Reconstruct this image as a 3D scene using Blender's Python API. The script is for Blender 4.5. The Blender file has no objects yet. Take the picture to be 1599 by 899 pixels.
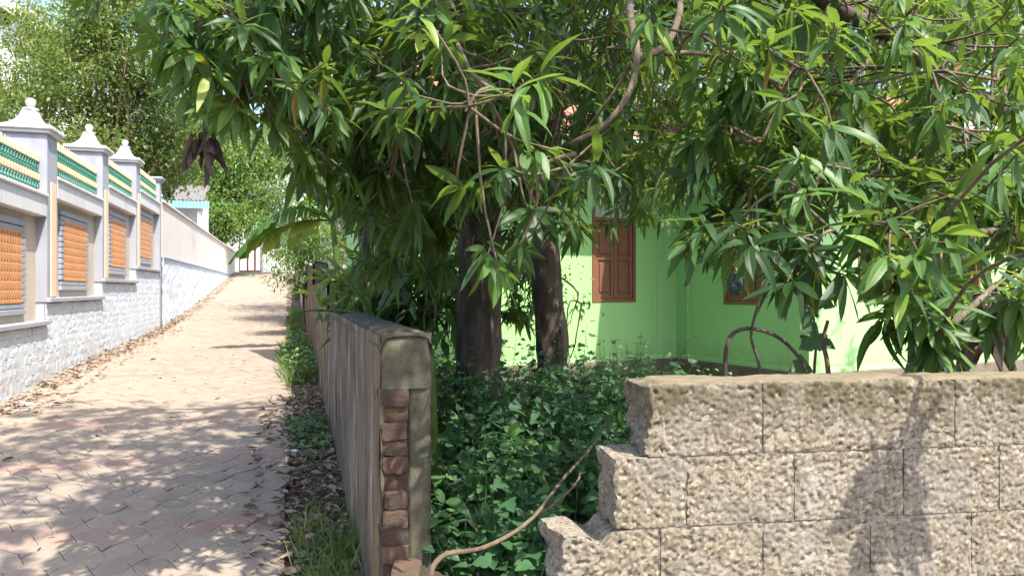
import bpy, bmesh, math, random
import numpy as np
from mathutils import Matrix, Vector

rs = np.random.RandomState(7)
random.seed(7)
SC = bpy.context.scene
COL = SC.collection
R = math.radians

# ------------------------------------------------------------------ camera
EYE = 1.7
F = 1200.0                                   # focal length in photograph pixels (1599 wide)
cam_data = bpy.data.cameras.new("camera")
cam_data.sensor_width = 36.0
cam_data.lens = 36.0 * F / 1599.0
cam_data.clip_start = 0.05
cam_data.clip_end = 2000.0
cam = bpy.data.objects.new("camera", cam_data)
COL.objects.link(cam)
cam.location = (0, 0, EYE)
cam.rotation_euler = (R(90.12), 0, 0)
SC.camera = cam

# ------------------------------------------------------------------ light
SUN = Vector((0.353, -0.403, 0.844)).normalized()      # towards the sun
world = bpy.data.worlds.new("World")
SC.world = world
world.use_nodes = True
wn = world.node_tree
wn.nodes.clear()
w_out = wn.nodes.new("ShaderNodeOutputWorld")
w_bg = wn.nodes.new("ShaderNodeBackground")
w_sky = wn.nodes.new("ShaderNodeTexSky")
w_sky.sky_type = 'NISHITA'
w_sky.sun_disc = False
w_sky.sun_elevation = math.asin(SUN.z)
w_sky.sun_rotation = math.atan2(SUN.x, SUN.y)
w_sky.dust_density = 2.5
w_sky.air_density = 1.0
w_bg.inputs[1].default_value = 0.148
wn.links.new(w_sky.outputs[0], w_bg.inputs[0])
wn.links.new(w_bg.outputs[0], w_out.inputs[0])
sun_data = bpy.data.lights.new("sun", 'SUN')
sun_data.energy = 3.5
sun_data.angle = R(0.55)
sun_data.color = (1.0, 0.94, 0.84)
sun = bpy.data.objects.new("sun", sun_data)
COL.objects.link(sun)
sun.location = (20, -25, 50)
sun.rotation_euler = SUN.to_track_quat('Z', 'Y').to_euler()
SC.view_settings.view_transform = 'Standard'
SC.view_settings.look = 'None'
SC.view_settings.exposure = 1.6
SC.view_settings.gamma = 1.0
SC.cycles.max_bounces = 8
SC.cycles.diffuse_bounces = 4
SC.cycles.transmission_bounces = 6
SC.cycles.transparent_max_bounces = 6

# ------------------------------------------------------------------ coordinates
LU = np.array([-0.28, 0.96, 0.0])            # along the lane, away from the camera
LV = np.array([0.96, 0.28, 0.0])             # across the lane, to the right
_S = np.array([-300, -10, 0, 3.6, 5.7, 8.07, 9.86, 12.6, 17, 21.1, 26, 30, 36, 45.7, 50, 60, 500.])
_Z = np.array([-.9, -.8, -.22, 0, .15, .31, .38, .5, .59, .72, 1.0, 1.28, 1.74, 2.49, 2.75, 2.8, 2.8])


def zg(s):
    s = np.asarray(s, float)
    return sum(np.interp(s + d, _S, _Z) for d in (-1, -.5, 0, .5, 1)) / 5.0


def lane(s, v, z):
    s, v, z = np.broadcast_arrays(np.asarray(s, float), np.asarray(v, float), np.asarray(z, float))
    return s[..., None] * LU + v[..., None] * LV + z[..., None] * np.array([0, 0, 1.0])


def ground(x, y):
    return float(zg(-0.28 * x + 0.96 * y))


def P(px, py, D):
    """a point of the place: the direction of photograph pixel (px, py), D metres ahead"""
    return np.array([(px - 800) / F * D, D, EYE + (452 - py) / F * D])


def nrm(a):
    a = np.asarray(a, float)
    return a / np.maximum(np.linalg.norm(a, axis=-1, keepdims=True), 1e-9)


# ------------------------------------------------------------------ noise in numpy
def hash3(i):
    i = i.astype(np.int64)
    h = (i[..., 0] * 73856093) ^ (i[..., 1] * 19349663) ^ (i[..., 2] * 83492791)
    h = (h ^ (h >> 13)) * 1274126177
    h = h ^ (h >> 16)
    return h


def hrand(i, k):
    h = hash3(i) * (2 * k + 1) + k * 7919
    h = (h ^ (h >> 11)) * 668265263
    h = h ^ (h >> 15)
    return (h & 0xFFFF) / 65535.0


def vnoise(p, scale=1.0):
    """smooth value noise, -1..1"""
    p = np.asarray(p, float) * scale
    i = np.floor(p).astype(np.int64)
    f = p - i
    f = f * f * (3 - 2 * f)
    out = 0
    for dx in (0, 1):
        for dy in (0, 1):
            for dz in (0, 1):
                w = (f[..., 0] if dx else 1 - f[..., 0]) * (f[..., 1] if dy else 1 - f[..., 1]) * (f[..., 2] if dz else 1 - f[..., 2])
                out = out + w * hrand(i + np.array([dx, dy, dz]), 1)
    return out * 2 - 1


def worley(p, cell):
    p = np.asarray(p, float) / cell
    i = np.floor(p).astype(np.int64)
    best = np.full(p.shape[:-1], 9.0)
    for dx in (-1, 0, 1):
        for dy in (-1, 0, 1):
            for dz in (-1, 0, 1):
                c = i + np.array([dx, dy, dz])
                q = c + np.stack([hrand(c, 2), hrand(c, 3), hrand(c, 4)], -1)
                rad = 0.75 + 0.5 * hrand(c, 5)
                best = np.minimum(best, np.linalg.norm(p - q, axis=-1) / rad)
    return best


# ------------------------------------------------------------------ mesh builder and scene graph
OFF = {}


class MB:
    def __init__(self):
        self.V, self.F, self.A, self.n = [], [], [], 0

    def add(self, v, f, r=0.5):
        v = np.asarray(v, float).reshape(-1, 3)
        fs = f if isinstance(f, list) and len(f) and isinstance(f[0], np.ndarray) else [np.asarray(f, int)]
        for a in fs:
            if len(a):
                self.F.append(a + self.n)
        self.V.append(v)
        self.A.append(np.broadcast_to(np.asarray(r, float), (len(v),)))
        self.n += len(v)

    def mesh(self, name, mats, smooth=False, off=None, recalc=True):
        me = bpy.data.meshes.new(name)
        v = np.concatenate(self.V)
        if off is not None:
            v = v - np.asarray(off)
        nl = sum(a.size for a in self.F)
        npoly = sum(len(a) for a in self.F)
        me.vertices.add(len(v))
        me.vertices.foreach_set("co", v.astype(np.float32).ravel())
        me.loops.add(nl)
        me.loops.foreach_set("vertex_index", np.concatenate([a.ravel() for a in self.F]).astype(np.int32))
        me.polygons.add(npoly)
        sizes = np.concatenate([np.full(len(a), a.shape[1]) for a in self.F])
        me.polygons.foreach_set("loop_start", np.concatenate([[0], np.cumsum(sizes)[:-1]]).astype(np.int32))
        me.update(calc_edges=True)
        at = me.attributes.new("rnd", 'FLOAT', 'POINT')
        at.data.foreach_set("value", np.concatenate(self.A).astype(np.float32))
        for m in (mats if isinstance(mats, (list, tuple)) else [mats]):
            me.materials.append(m)
        if recalc and npoly < 30000:
            bm = bmesh.new()
            bm.from_mesh(me)
            bmesh.ops.recalc_face_normals(bm, faces=bm.faces)
            bm.to_mesh(me)
            bm.free()
        me.polygons.foreach_set("use_smooth", np.full(npoly, bool(smooth)))
        me.update()
        return me

    def build(self, name, mat, parent=None, smooth=False, kind=None, label=None, recalc=True):
        off = OFF.get(parent.name) if parent is not None else None
        me = self.mesh(name, mat, smooth, off, recalc)
        o = bpy.data.objects.new(name, me)
        COL.objects.link(o)
        if parent is not None:
            o.parent = parent
            OFF[o.name] = OFF[parent.name]
        if kind:
            o['kind'] = kind
        if label:
            o['label'] = label
        return o

    # shapes ------------------------------------------------------
    def cbox(self, c, half, axes=None, b=0.0, r=0.5, jit=0.0):
        """box with chamfered edges; axes = rows of unit vectors"""
        axes = np.eye(3) if axes is None else np.asarray(axes, float)
        h = np.asarray(half, float)
        b = min(b, h.min() * 0.9)
        sg = np.array([[x, y, z] for x in (-1, 1) for y in (-1, 1) for z in (-1, 1)], float)
        if b <= 0:
            v = sg * h
            f = np.array([[0, 1, 3, 2], [4, 6, 7, 5], [0, 4, 5, 1], [2, 3, 7, 6], [0, 2, 6, 4], [1, 5, 7, 3]])
            if jit:
                v = v + rs.uniform(-jit, jit, v.shape)
            self.add(np.asarray(c) + v @ axes, f, r)
            return
        V = []
        for s in sg:
            for k in range(3):
                q = s * (h - b)
                q[k] = s[k] * h[k]
                V.append(q)
        V = np.array(V)

        def ix(s, k):
            return (int(s[0] > 0) * 4 + int(s[1] > 0) * 2 + int(s[2] > 0)) * 3 + k
        quads, tris = [], []
        for k in range(3):
            a, c2 = [(1, 2), (0, 2), (0, 1)][k]
            for sk in (-1, 1):
                q = []
                for (sa, sc) in ((-1, -1), (1, -1), (1, 1), (-1, 1)):
                    s = [0, 0, 0]
                    s[k], s[a], s[c2] = sk, sa, sc
                    q.append(ix(s, k))
                quads.append(q)
            for sa in (-1, 1):
                for sc in (-1, 1):
                    s1 = [0, 0, 0]
                    s2 = [0, 0, 0]
                    s1[k], s1[a], s1[c2] = -1, sa, sc
                    s2[k], s2[a], s2[c2] = 1, sa, sc
                    quads.append([ix(s1, a), ix(s2, a), ix(s2, c2), ix(s1, c2)])
        for s in sg:
            tris.append([ix(s, 0), ix(s, 1), ix(s, 2)])
        if jit:
            V = V + rs.uniform(-jit, jit, V.shape)
        self.add(np.asarray(c) + V @ axes, [np.array(quads), np.array(tris)], r)

    def lbox(self, s0, s1, v0, v1, z0, z1, b=0.006, r=0.5, jit=0.0):
        c = lane((s0 + s1) / 2, (v0 + v1) / 2, (z0 + z1) / 2)
        self.cbox(c, ((s1 - s0) / 2, (v1 - v0) / 2, (z1 - z0) / 2), [LU, LV, [0, 0, 1]], b, r, jit)

    def tube(self, pts, rad, n=6, r=0.5, cap=True, ridge=None):
        pts = np.asarray(pts, float)
        m = len(pts)
        rad = np.broadcast_to(np.asarray(rad, float), (m,))
        t = np.gradient(pts, axis=0)
        t = nrm(t)
        ref = np.array([0, 0, 1.0]) if abs(t[0][2]) < 0.8 else np.array([1.0, 0, 0])
        a = nrm(np.cross(t[0], ref))
        V = []
        ang = np.arange(n) * 2 * math.pi / n
        for i in range(m):
            a = nrm(a - t[i] * np.dot(a, t[i]))
            bb = np.cross(t[i], a)
            rr = rad[i] * (np.ones(n) if ridge is None else ridge(i, ang))
            V.append(pts[i] + (np.cos(ang) * rr)[:, None] * a + (np.sin(ang) * rr)[:, None] * bb)
        V = np.concatenate(V)
        i0 = np.arange(m - 1)[:, None] * n
        j = np.arange(n)[None]
        jn = (j + 1) % n
        q = np.stack([i0 + j, i0 + jn, i0 + n + jn, i0 + n + j], -1).reshape(-1, 4)
        fs = [q]
        if cap:
            fs.append(np.arange(n)[None, ::-1].copy())
            fs.append((np.arange(n) + (m - 1) * n)[None])
        self.add(V, fs, r)

    def lathe(self, c, prof, n=12, r=0.5, square=False, axes=None):
        """prof: (radius, z) pairs; square=True gives a four sided turned shape"""
        axes = np.eye(3) if axes is None else np.asarray(axes, float)
        k = 4 if square else n
        ang = np.arange(k) * 2 * math.pi / k + (math.pi / 4 if square else 0)
        sc = math.sqrt(2) if square else 1
        V = np.concatenate([np.stack([np.cos(ang) * p[0] * sc, np.sin(ang) * p[0] * sc, np.full(k, p[1])], -1) for p in prof])
        m = len(prof)
        i0 = np.arange(m - 1)[:, None] * k
        j = np.arange(k)[None]
        q = np.stack([i0 + j, i0 + (j + 1) % k, i0 + k + (j + 1) % k, i0 + k + j], -1).reshape(-1, 4)
        self.add(np.asarray(c) + V @ axes, [q, np.arange(k)[None, ::-1].copy(), (np.arange(k) + (m - 1) * k)[None]], r)

    def grid(self, G, r=0.5):
        """G: (a, b, 3) array of points"""
        a, b = G.shape[:2]
        i = np.arange(a - 1)[:, None] * b
        j = np.arange(b - 1)[None]
        q = np.stack([i + j, i + j + 1, i + b + j + 1, i + b + j], -1).reshape(-1, 4)
        self.add(G.reshape(-1, 3), q, np.asarray(r).reshape(-1) if np.ndim(r) else r)


def tag(o, label=None, cat=None, group=None, kind=None):
    if label:
        o['label'] = label
    if cat:
        o['category'] = cat
    if group:
        o['group'] = group
    if kind:
        o['kind'] = kind
    return o


def thing(name, label, cat, loc, group=None):
    o = bpy.data.objects.new(name, None)
    o.empty_display_size = 0.2
    COL.objects.link(o)
    o.location = tuple(float(q) for q in loc)
    OFF[o.name] = np.asarray(loc, float)
    return tag(o, label, cat, group)


def place(name, me, parent, M):
    """a piece that shares mesh data, put at world matrix M under parent"""
    o = bpy.data.objects.new(name, me)
    COL.objects.link(o)
    o.parent = parent
    off = OFF[parent.name]
    o.matrix_local = Matrix.Translation(Vector(-off)) @ M
    return o


def frame(c, ax, ay, az, scale=1.0):
    m = Matrix.Identity(4)
    for i in range(3):
        m[i][0], m[i][1], m[i][2], m[i][3] = ax[i] * scale, ay[i] * scale, az[i] * scale, c[i]
    return m


# ------------------------------------------------------------------ materials
def mat_new(name):
    m = bpy.data.materials.new(name)
    m.use_nodes = True
    nt = m.node_tree
    return m, nt, nt.nodes["Principled BSDF"], nt.nodes["Material Output"]


def coord(nt, scale=(1, 1, 1), rot=(0, 0, 0)):
    g = nt.nodes.new("ShaderNodeNewGeometry")
    mp = nt.nodes.new("ShaderNodeMapping")
    mp.inputs['Scale'].default_value = scale
    mp.inputs['Rotation'].default_value = rot
    nt.links.new(g.outputs['Position'], mp.inputs[0])
    return mp.outputs[0]


def noise(nt, co, scale, detail=5, rough=0.6, dist=0.0):
    n = nt.nodes.new("ShaderNodeTexNoise")
    n.inputs['Scale'].default_value = scale
    n.inputs['Detail'].default_value = detail
    n.inputs['Roughness'].default_value = rough
    n.inputs['Distortion'].default_value = dist
    nt.links.new(co, n.inputs['Vector'])
    return n.outputs[0]


def ramp(nt, fac, stops):
    r = nt.nodes.new("ShaderNodeValToRGB")
    e = r.color_ramp.elements
    while len(e) > 1:
        e.remove(e[-1])
    for k, (p, c) in enumerate(stops):
        el = e[0] if k == 0 else e.new(p)
        el.position = p
        c = (c, c, c) if not hasattr(c, '__len__') else c
        el.color = (*c, 1)
    nt.links.new(fac, r.inputs[0])
    return r.outputs[0]


def mix(nt, fac, a, b, mode='MIX'):
    m = nt.nodes.new("ShaderNodeMix")
    m.data_type = 'RGBA'
    m.blend_type = mode
    for s, v in ((0, fac), (6, a), (7, b)):
        if hasattr(v, 'links') or isinstance(v, bpy.types.NodeSocket):
            nt.links.new(v, m.inputs[s])
        elif s == 0:
            m.inputs[0].default_value = v
        else:
            m.inputs[s].default_value = (*v, 1)
    return m.outputs[2]


def attr(nt, name="rnd"):
    a = nt.nodes.new("ShaderNodeAttribute")
    a.attribute_name = name
    return a.outputs['Fac']


def bump(nt, bsdf, h, strength=0.4, dist=0.01, prev=None):
    b = nt.nodes.new("ShaderNodeBump")
    b.inputs['Strength'].default_value = strength
    b.inputs['Distance'].default_value = dist
    nt.links.new(h, b.inputs['Height'])
    if prev is not None:
        nt.links.new(prev, b.inputs['Normal'])
    nt.links.new(b.outputs[0], bsdf.inputs['Normal'])
    return b.outputs[0]


def paint(name, c, rough=0.75, var=0.12, dirt=(0.25, 0.2, 0.15), dirt_amt=0.25, scale=3.0, bmp=0.15, streak=False, lump=0.0, splash=None):
    """painted or rendered masonry: base colour, mottling, dirt, fine grain"""
    m, nt, b, out = mat_new(name)
    co = coord(nt)
    n1 = noise(nt, co, scale, 6)
    d = tuple(x * (1 - var) for x in c)
    l = tuple(min(1, x * (1 + var * .6)) for x in c)
    base = ramp(nt, n1, [(0.3, d), (0.7, l)])
    cs = coord(nt, (1, 1, 0.12)) if streak else co
    n2 = noise(nt, cs, scale * 2.3, 7, 0.65)
    msk = ramp(nt, n2, [(0.48, 0.0), (0.78, dirt_amt)])
    col = mix(nt, msk, base, dirt)
    if splash:                                # mud thrown up by rain along the foot
        sx = nt.nodes.new("ShaderNodeSeparateXYZ")
        nt.links.new(co, sx.inputs[0])
        mr = nt.nodes.new("ShaderNodeMapRange")
        mr.inputs[1].default_value, mr.inputs[2].default_value = splash[1], splash[0]
        nt.links.new(sx.outputs[2], mr.inputs[0])
        mul = nt.nodes.new("ShaderNodeMath")
        mul.operation = 'MULTIPLY'
        nt.links.new(mr.outputs[0], mul.inputs[0])
        nt.links.new(ramp(nt, noise(nt, co, 6, 7, .7), [(0.38, 0.05), (0.65, 0.8)]), mul.inputs[1])
        col = mix(nt, mul.outputs[0], col, splash[2])
    nt.links.new(col, b.inputs['Base Color'])
    b.inputs['Roughness'].default_value = rough
    n3 = noise(nt, co, 60, 4)
    p = bump(nt, b, noise(nt, co, 14, 7, 0.7, 0.6), lump, 0.03) if lump else None
    bump(nt, b, n3, bmp, 0.004, p)
    return m


def leaf_mat(name, stops, rough=0.4, trans=0.3, tcol=(0.32, 0.5, 0.06), spec=0.5):
    m, nt, b, out = mat_new(name)
    f = attr(nt)
    col = ramp(nt, f, stops)
    n = noise(nt, coord(nt), 30, 3)
    col = mix(nt, ramp(nt, n, [(0.35, 0.0), (0.75, 0.35)]), col, mix(nt, 1.0, col, (0.55, 0.6, 0.6), 'MULTIPLY'))
    nt.links.new(col, b.inputs['Base Color'])
    b.inputs['Roughness'].default_value = rough
    b.inputs['Specular IOR Level'].default_value = spec
    t = nt.nodes.new("ShaderNodeBsdfTranslucent")
    tc = mix(nt, 0.6, col, tcol)
    nt.links.new(tc, t.inputs[0])
    ms = nt.nodes.new("ShaderNodeMixShader")
    ms.inputs[0].default_value = trans
    nt.links.new(b.outputs[0], ms.inputs[1])
    nt.links.new(t.outputs[0], ms.inputs[2])
    nt.links.new(ms.outputs[0], out.inputs[0])
    return m


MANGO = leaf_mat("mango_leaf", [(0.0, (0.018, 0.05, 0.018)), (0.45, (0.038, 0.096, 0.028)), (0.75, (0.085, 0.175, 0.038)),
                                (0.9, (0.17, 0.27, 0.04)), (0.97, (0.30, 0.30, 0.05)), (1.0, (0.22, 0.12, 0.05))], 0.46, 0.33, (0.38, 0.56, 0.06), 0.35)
WEED = leaf_mat("weed_leaf", [(0.0, (0.026, 0.075, 0.036)), (0.6, (0.062, 0.155, 0.06)), (1.0, (0.18, 0.32, 0.07))], 0.55, 0.32)
BGLEAF = leaf_mat("tree_leaf", [(0.0, (0.055, 0.085, 0.03)), (0.5, (0.12, 0.165, 0.045)), (0.85, (0.21, 0.255, 0.055)), (1.0, (0.33, 0.33, 0.07))], 0.5, 0.32)
FEATHER = leaf_mat("feather_leaf", [(0.0, (0.06, 0.12, 0.03)), (0.6, (0.12, 0.22, 0.05)), (1.0, (0.26, 0.33, 0.08))], 0.5, 0.35)
GRASS = leaf_mat("grass_blade", [(0.0, (0.06, 0.12, 0.03)), (0.7, (0.13, 0.2, 0.05)), (1.0, (0.32, 0.29, 0.13))], 0.5, 0.3)
BANANA = leaf_mat("banana_leaf", [(0.0, (0.035, 0.1, 0.03)), (0.6, (0.065, 0.15, 0.035)), (0.9, (0.36, 0.3, 0.04)), (1.0, (0.24, 0.16, 0.07))], 0.4, 0.4)
DEAD = leaf_mat("dead_leaf", [(0.0, (0.055, 0.036, 0.028)), (0.15, (0.095, 0.067, 0.05)), (0.5, (0.23, 0.17, 0.125)), (1.0, (0.42, 0.32, 0.235))], 0.75, 0.08, (0.4, 0.2, 0.08))


def bark_mat(name, a, b_, sc=9):
    m, nt, b, out = mat_new(name)
    co = coord(nt, (1, 1, 0.22))
    n = noise(nt, co, sc, 8, 0.65, 0.4)
    col = ramp(nt, n, [(0.33, a), (0.68, b_)])
    n2 = noise(nt, coord(nt), 2.2, 5)
    col = mix(nt, ramp(nt, n2, [(0.55, 0.0), (0.75, 0.4)]), col, (0.3, 0.3, 0.24))
    nt.links.new(col, b.inputs['Base Color'])
    b.inputs['Roughness'].default_value = 0.9
    bump(nt, b, noise(nt, co, sc * 3, 6), 0.9, 0.02)
    return m


BARK = bark_mat("mango_bark", (0.022, 0.016, 0.013), (0.12, 0.09, 0.065), 11)
TWIG = bark_mat("twig_bark", (0.07, 0.05, 0.033), (0.19, 0.14, 0.09), 14)
BGBARK = bark_mat("red_bark", (0.16, 0.09, 0.06), (0.36, 0.24, 0.17))

GREYPAINT = paint("grey_blue_paint", (0.30, 0.315, 0.36), 0.7, 0.1, (0.17, 0.16, 0.15), 0.4, streak=True)
DARKGROOVE = paint("slate_line", (0.12, 0.13, 0.16), 0.7, 0.05)
BEIGEPAINT = paint("beige_paint", (0.48, 0.40, 0.32), 0.75, 0.1, (0.26, 0.2, 0.14), 0.4, streak=True)
PEACH = paint("peach_paint", (0.66, 0.48, 0.33), 0.75, 0.05)
WHITEPAINT = paint("white_paint", (0.56, 0.555, 0.56), 0.7, 0.08, (0.27, 0.24, 0.2), 0.4, streak=True)
CREAM = paint("cream_paint", (0.60, 0.535, 0.475), 0.8, 0.08, (0.32, 0.26, 0.2), 0.4, streak=True)
BLUESTONE = paint("blue_white_stone", (0.57, 0.615, 0.67), 0.8, 0.12, (0.34, 0.32, 0.28), 0.45, 2.2, 0.5, lump=.7, splash=(.3, 1.0, (0.27, 0.22, 0.16)))
ORANGE = paint("orange_screen", (0.55, 0.25, 0.10), 0.6, 0.15, (0.3, 0.14, 0.08), 0.45, streak=True)
SCREENBACK = paint("screen_shadow_board", (0.06, 0.03, 0.02), 0.8, 0.05)  # near-black colour paints in the shade inside the screen holes
IRONGREEN = paint("green_iron", (0.045, 0.2, 0.14), 0.45, 0.1, bmp=0.02)
GOLD = paint("gold_iron", (0.56, 0.44, 0.24), 0.4, 0.1, bmp=0.02)
HOUSEGREEN = paint("green_house_paint", (0.33, 0.65, 0.245), 0.6, 0.05, (0.27, 0.38, 0.17), 0.4, 1.2, 0.1, True, splash=(.66, 1.0, (0.24, 0.27, 0.16)))
HOUSELINE = paint("pale_green_trim", (0.36, 0.62, 0.28), 0.6, 0.04)
SHUTTER = paint("brown_wood_paint", (0.20, 0.085, 0.045), 0.45, 0.15, (0.1, 0.05, 0.03), 0.25, 6, 0.1)
PLINTH = paint("grey_plinth", (0.17, 0.135, 0.10), 0.9, 0.35, (0.06, 0.06, 0.035), 0.6)
ROOFTILE = paint("red_roof_tile", (0.42, 0.17, 0.11), 0.8, 0.2, (0.2, 0.12, 0.1), 0.4)
CEMENT = paint("old_cement", (0.10, 0.092, 0.062), 0.95, 0.45, (0.035, 0.03, 0.014), 0.8, 7, 0.8)
GREYHOUSE = paint("grey_house_paint", (0.42, 0.42, 0.44), 0.8, 0.05)
WHITEHOUSE = paint("white_house_paint", (0.76, 0.76, 0.76), 0.75, 0.04, (0.5, 0.48, 0.44), 0.2)
MAROON = paint("maroon_paint", (0.10, 0.035, 0.05), 0.5, 0.1)
GLASS = paint("window_pane_glass", (0.16, 0.2, 0.22), 0.12, 0.1, bmp=0.0)
FROST = paint("frosted_pane", (0.45, 0.52, 0.47), 0.25, 0.1, bmp=0.02)
BLUESHEET = paint("pale_blue_sheet", (0.22, 0.48, 0.56), 0.5, 0.08)
ASBESTOS = paint("grey_roof_sheet", (0.15, 0.14, 0.135), 0.9, 0.2)
PALEWALL = paint("pale_weathered_wall", (0.55, 0.56, 0.56), 0.85, 0.15, (0.25, 0.22, 0.18), 0.5)
PAPER = paint("white_wrapper", (0.75, 0.75, 0.8), 0.4, 0.05)
PINKSCRAP = paint("pink_plastic", (0.62, 0.42, 0.46), 0.5, 0.1)
DARKSCRAP = paint("dark_green_plastic", (0.008, 0.04, 0.038), 0.8, 0.2)


def paver_mat(name, ribbed):
    m, nt, b, out = mat_new(name)
    f = attr(nt)                              # 0-0.5 grey beige, 0.6-1 red
    col = ramp(nt, f, [(0.0, (0.24, 0.19, 0.145)), (0.5, (0.315, 0.255, 0.195)), (0.55, (0.28, 0.18, 0.142)), (1.0, (0.32, 0.212, 0.17))])
    co = coord(nt)
    n = noise(nt, co, 0.9, 8, 0.65)
    col = mix(nt, ramp(nt, n, [(0.42, 0.0), (0.62, 0.75)]), col, (0.295, 0.24, 0.19))
    n2 = noise(nt, co, 40, 5)
    col = mix(nt, ramp(nt, n2, [(0.4, 0.0), (0.8, 0.4)]), col, (0.17, 0.14, 0.11))
    n3 = noise(nt, co, 3.5, 6, 0.7)
    col = mix(nt, ramp(nt, n3, [(0.56, 0.0), (0.72, 0.45)]), col, (0.15, 0.12, 0.09))
    nt.links.new(col, b.inputs['Base Color'])
    b.inputs['Roughness'].default_value = 0.92
    p = None
    if ribbed:
        w = nt.nodes.new("ShaderNodeTexWave")
        w.wave_type = 'BANDS'
        w.bands_direction = 'X'
        w.inputs['Scale'].default_value = 14
        w.inputs['Distortion'].default_value = 0.5
        nt.links.new(coord(nt, (1, 1, 1), (0, 0, R(-52))), w.inputs[0])
        dust = ramp(nt, noise(nt, co, 1.3, 4), [(0.46, 0.0), (0.62, 1.0)])
        p = bump(nt, b, mix(nt, dust, (.5, .5, .5), w.outputs['Color']), 0.5, 0.007)
    bump(nt, b, n2, 0.4, 0.006, p)
    return m


def soil_mat(name, a, b_):
    m, nt, b, out = mat_new(name)
    co = coord(nt)
    n = noise(nt, co, 2.2, 9, 0.7)
    col = ramp(nt, n, [(0.3, a), (0.7, b_)])
    n2 = noise(nt, co, 35, 5)
    col = mix(nt, ramp(nt, n2, [(0.4, 0.0), (0.8, 0.5)]), col, tuple(x * .5 for x in a))
    nt.links.new(col, b.inputs['Base Color'])
    b.inputs['Roughness'].default_value = 0.95
    bump(nt, b, n2, 0.8, 0.02)
    return m


PAVER = paver_mat("paver_concrete", False)
PAVER_RIB = paver_mat("ribbed_paver_concrete", True)
SOIL = soil_mat("leafy_soil", (0.085, 0.06, 0.04), (0.17, 0.125, 0.085))
SAND = soil_mat("joint_sand", (0.10, 0.08, 0.06), (0.2, 0.16, 0.12))


def plaster_mat():
    """lane side of the old wall: vertical weather streaks of grey, ochre, white and black"""
    m, nt, b, out = mat_new("streaked_plaster")
    co = coord(nt, (1, 1, 0.2))
    n = noise(nt, co, 6.5, 9, 0.75, 0.5)
    col = ramp(nt, n, [(0.38, (0.035, 0.028, 0.022)), (0.46, (0.10, 0.074, 0.05)), (0.52, (0.155, 0.118, 0.082)), (0.57, (0.195, 0.158, 0.118)), (0.63, (0.36, 0.325, 0.275))])
    n2 = noise(nt, coord(nt, (1, 1, 0.12)), 2.2, 5)
    col = mix(nt, ramp(nt, n2, [(0.5, 0.0), (0.7, 0.55)]), col, (0.26, 0.16, 0.06))
    n3 = noise(nt, coord(nt, (1, 1, 0.55)), 9, 8, 0.75)
    col = mix(nt, ramp(nt, n3, [(0.55, 0.0), (0.75, 0.5)]), col, (0.07, 0.062, 0.055))
    nt.links.new(col, b.inputs['Base Color'])
    b.inputs['Roughness'].default_value = 0.95
    bump(nt, b, noise(nt, coord(nt, (1, 1, .4)), 45, 6), 0.6, 0.01)
    return m


PLASTER = plaster_mat()


def brick_mat():
    m, nt, b, out = mat_new("old_brick")
    f = attr(nt)
    col = ramp(nt, f, [(0.0, (0.06, 0.034, 0.025)), (0.5, (0.105, 0.053, 0.035)), (1.0, (0.13, 0.085, 0.052))])
    co = coord(nt)
    n = noise(nt, co, 18, 8, 0.7)
    col = mix(nt, ramp(nt, n, [(0.44, 0.0), (0.64, 0.75)]), col, (0.06, 0.053, 0.04))
    nt.links.new(col, b.inputs['Base Color'])
    b.inputs['Roughness'].default_value = 0.95
    bump(nt, b, noise(nt, co, 70, 6, 0.7), 0.8, 0.012)
    return m


BRICK = brick_mat()


def gravel_mat():
    """coarse no-fines block: tan, grey and golden pebbles in cement"""
    m, nt, b, out = mat_new("gravel_block")
    co = coord(nt)
    v = nt.nodes.new("ShaderNodeTexVoronoi")
    v.inputs['Scale'].default_value = 105
    nt.links.new(co, v.inputs['Vector'])
    sep = nt.nodes.new("ShaderNodeSeparateColor")
    nt.links.new(v.outputs['Color'], sep.inputs[0])
    col = ramp(nt, sep.outputs[0], [(0.0, (0.085, 0.066, 0.042)), (0.3, (0.185, 0.15, 0.10)), (0.7, (0.205, 0.18, 0.14)), (1.0, (0.32, 0.275, 0.2))])
    n = noise(nt, co, 4.5, 6, 0.65)
    col = mix(nt, ramp(nt, n, [(0.45, 0.0), (0.68, 0.6)]), col, (0.20, 0.188, 0.168))
    n2 = noise(nt, co, 9, 8, 0.75)
    col = mix(nt, ramp(nt, n2, [(0.52, 0.0), (0.74, 0.65)]), col, (0.085, 0.066, 0.04))
    n4 = noise(nt, coord(nt, (1, 1, .45)), 6, 5, 0.65)
    col = mix(nt, ramp(nt, n4, [(0.62, 0.0), (0.75, 0.55)]), col, (0.36, 0.34, 0.31))
    sx = nt.nodes.new("ShaderNodeSeparateXYZ")  # moss and soot grown along the wall top
    nt.links.new(co, sx.inputs[0])
    mr = nt.nodes.new("ShaderNodeMapRange")
    mr.inputs[1].default_value, mr.inputs[2].default_value = 1.25, 1.40
    nt.links.new(sx.outputs[2], mr.inputs[0])
    mul = nt.nodes.new("ShaderNodeMath")
    mul.operation = 'MULTIPLY'
    nt.links.new(mr.outputs[0], mul.inputs[0])
    nt.links.new(ramp(nt, noise(nt, coord(nt, (1, 1, .5)), 11, 6, .7), [(0.35, 0.1), (0.6, 1.0)]), mul.inputs[1])
    col = mix(nt, mul.outputs[0], col, (0.075, 0.062, 0.03))
    nt.links.new(col, b.inputs['Base Color'])
    b.inputs['Roughness'].default_value = 0.95
    p = bump(nt, b, v.outputs['Distance'], -0.8, 0.008)
    bump(nt, b, noise(nt, co, 260, 5, 0.7), 0.6, 0.003, p)
    return m


GRAVEL = gravel_mat()
MORTAR = paint("mortar", (0.26, 0.23, 0.18), 0.95, 0.2, (0.14, 0.11, 0.08), 0.5, 9, 0.7)

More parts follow.
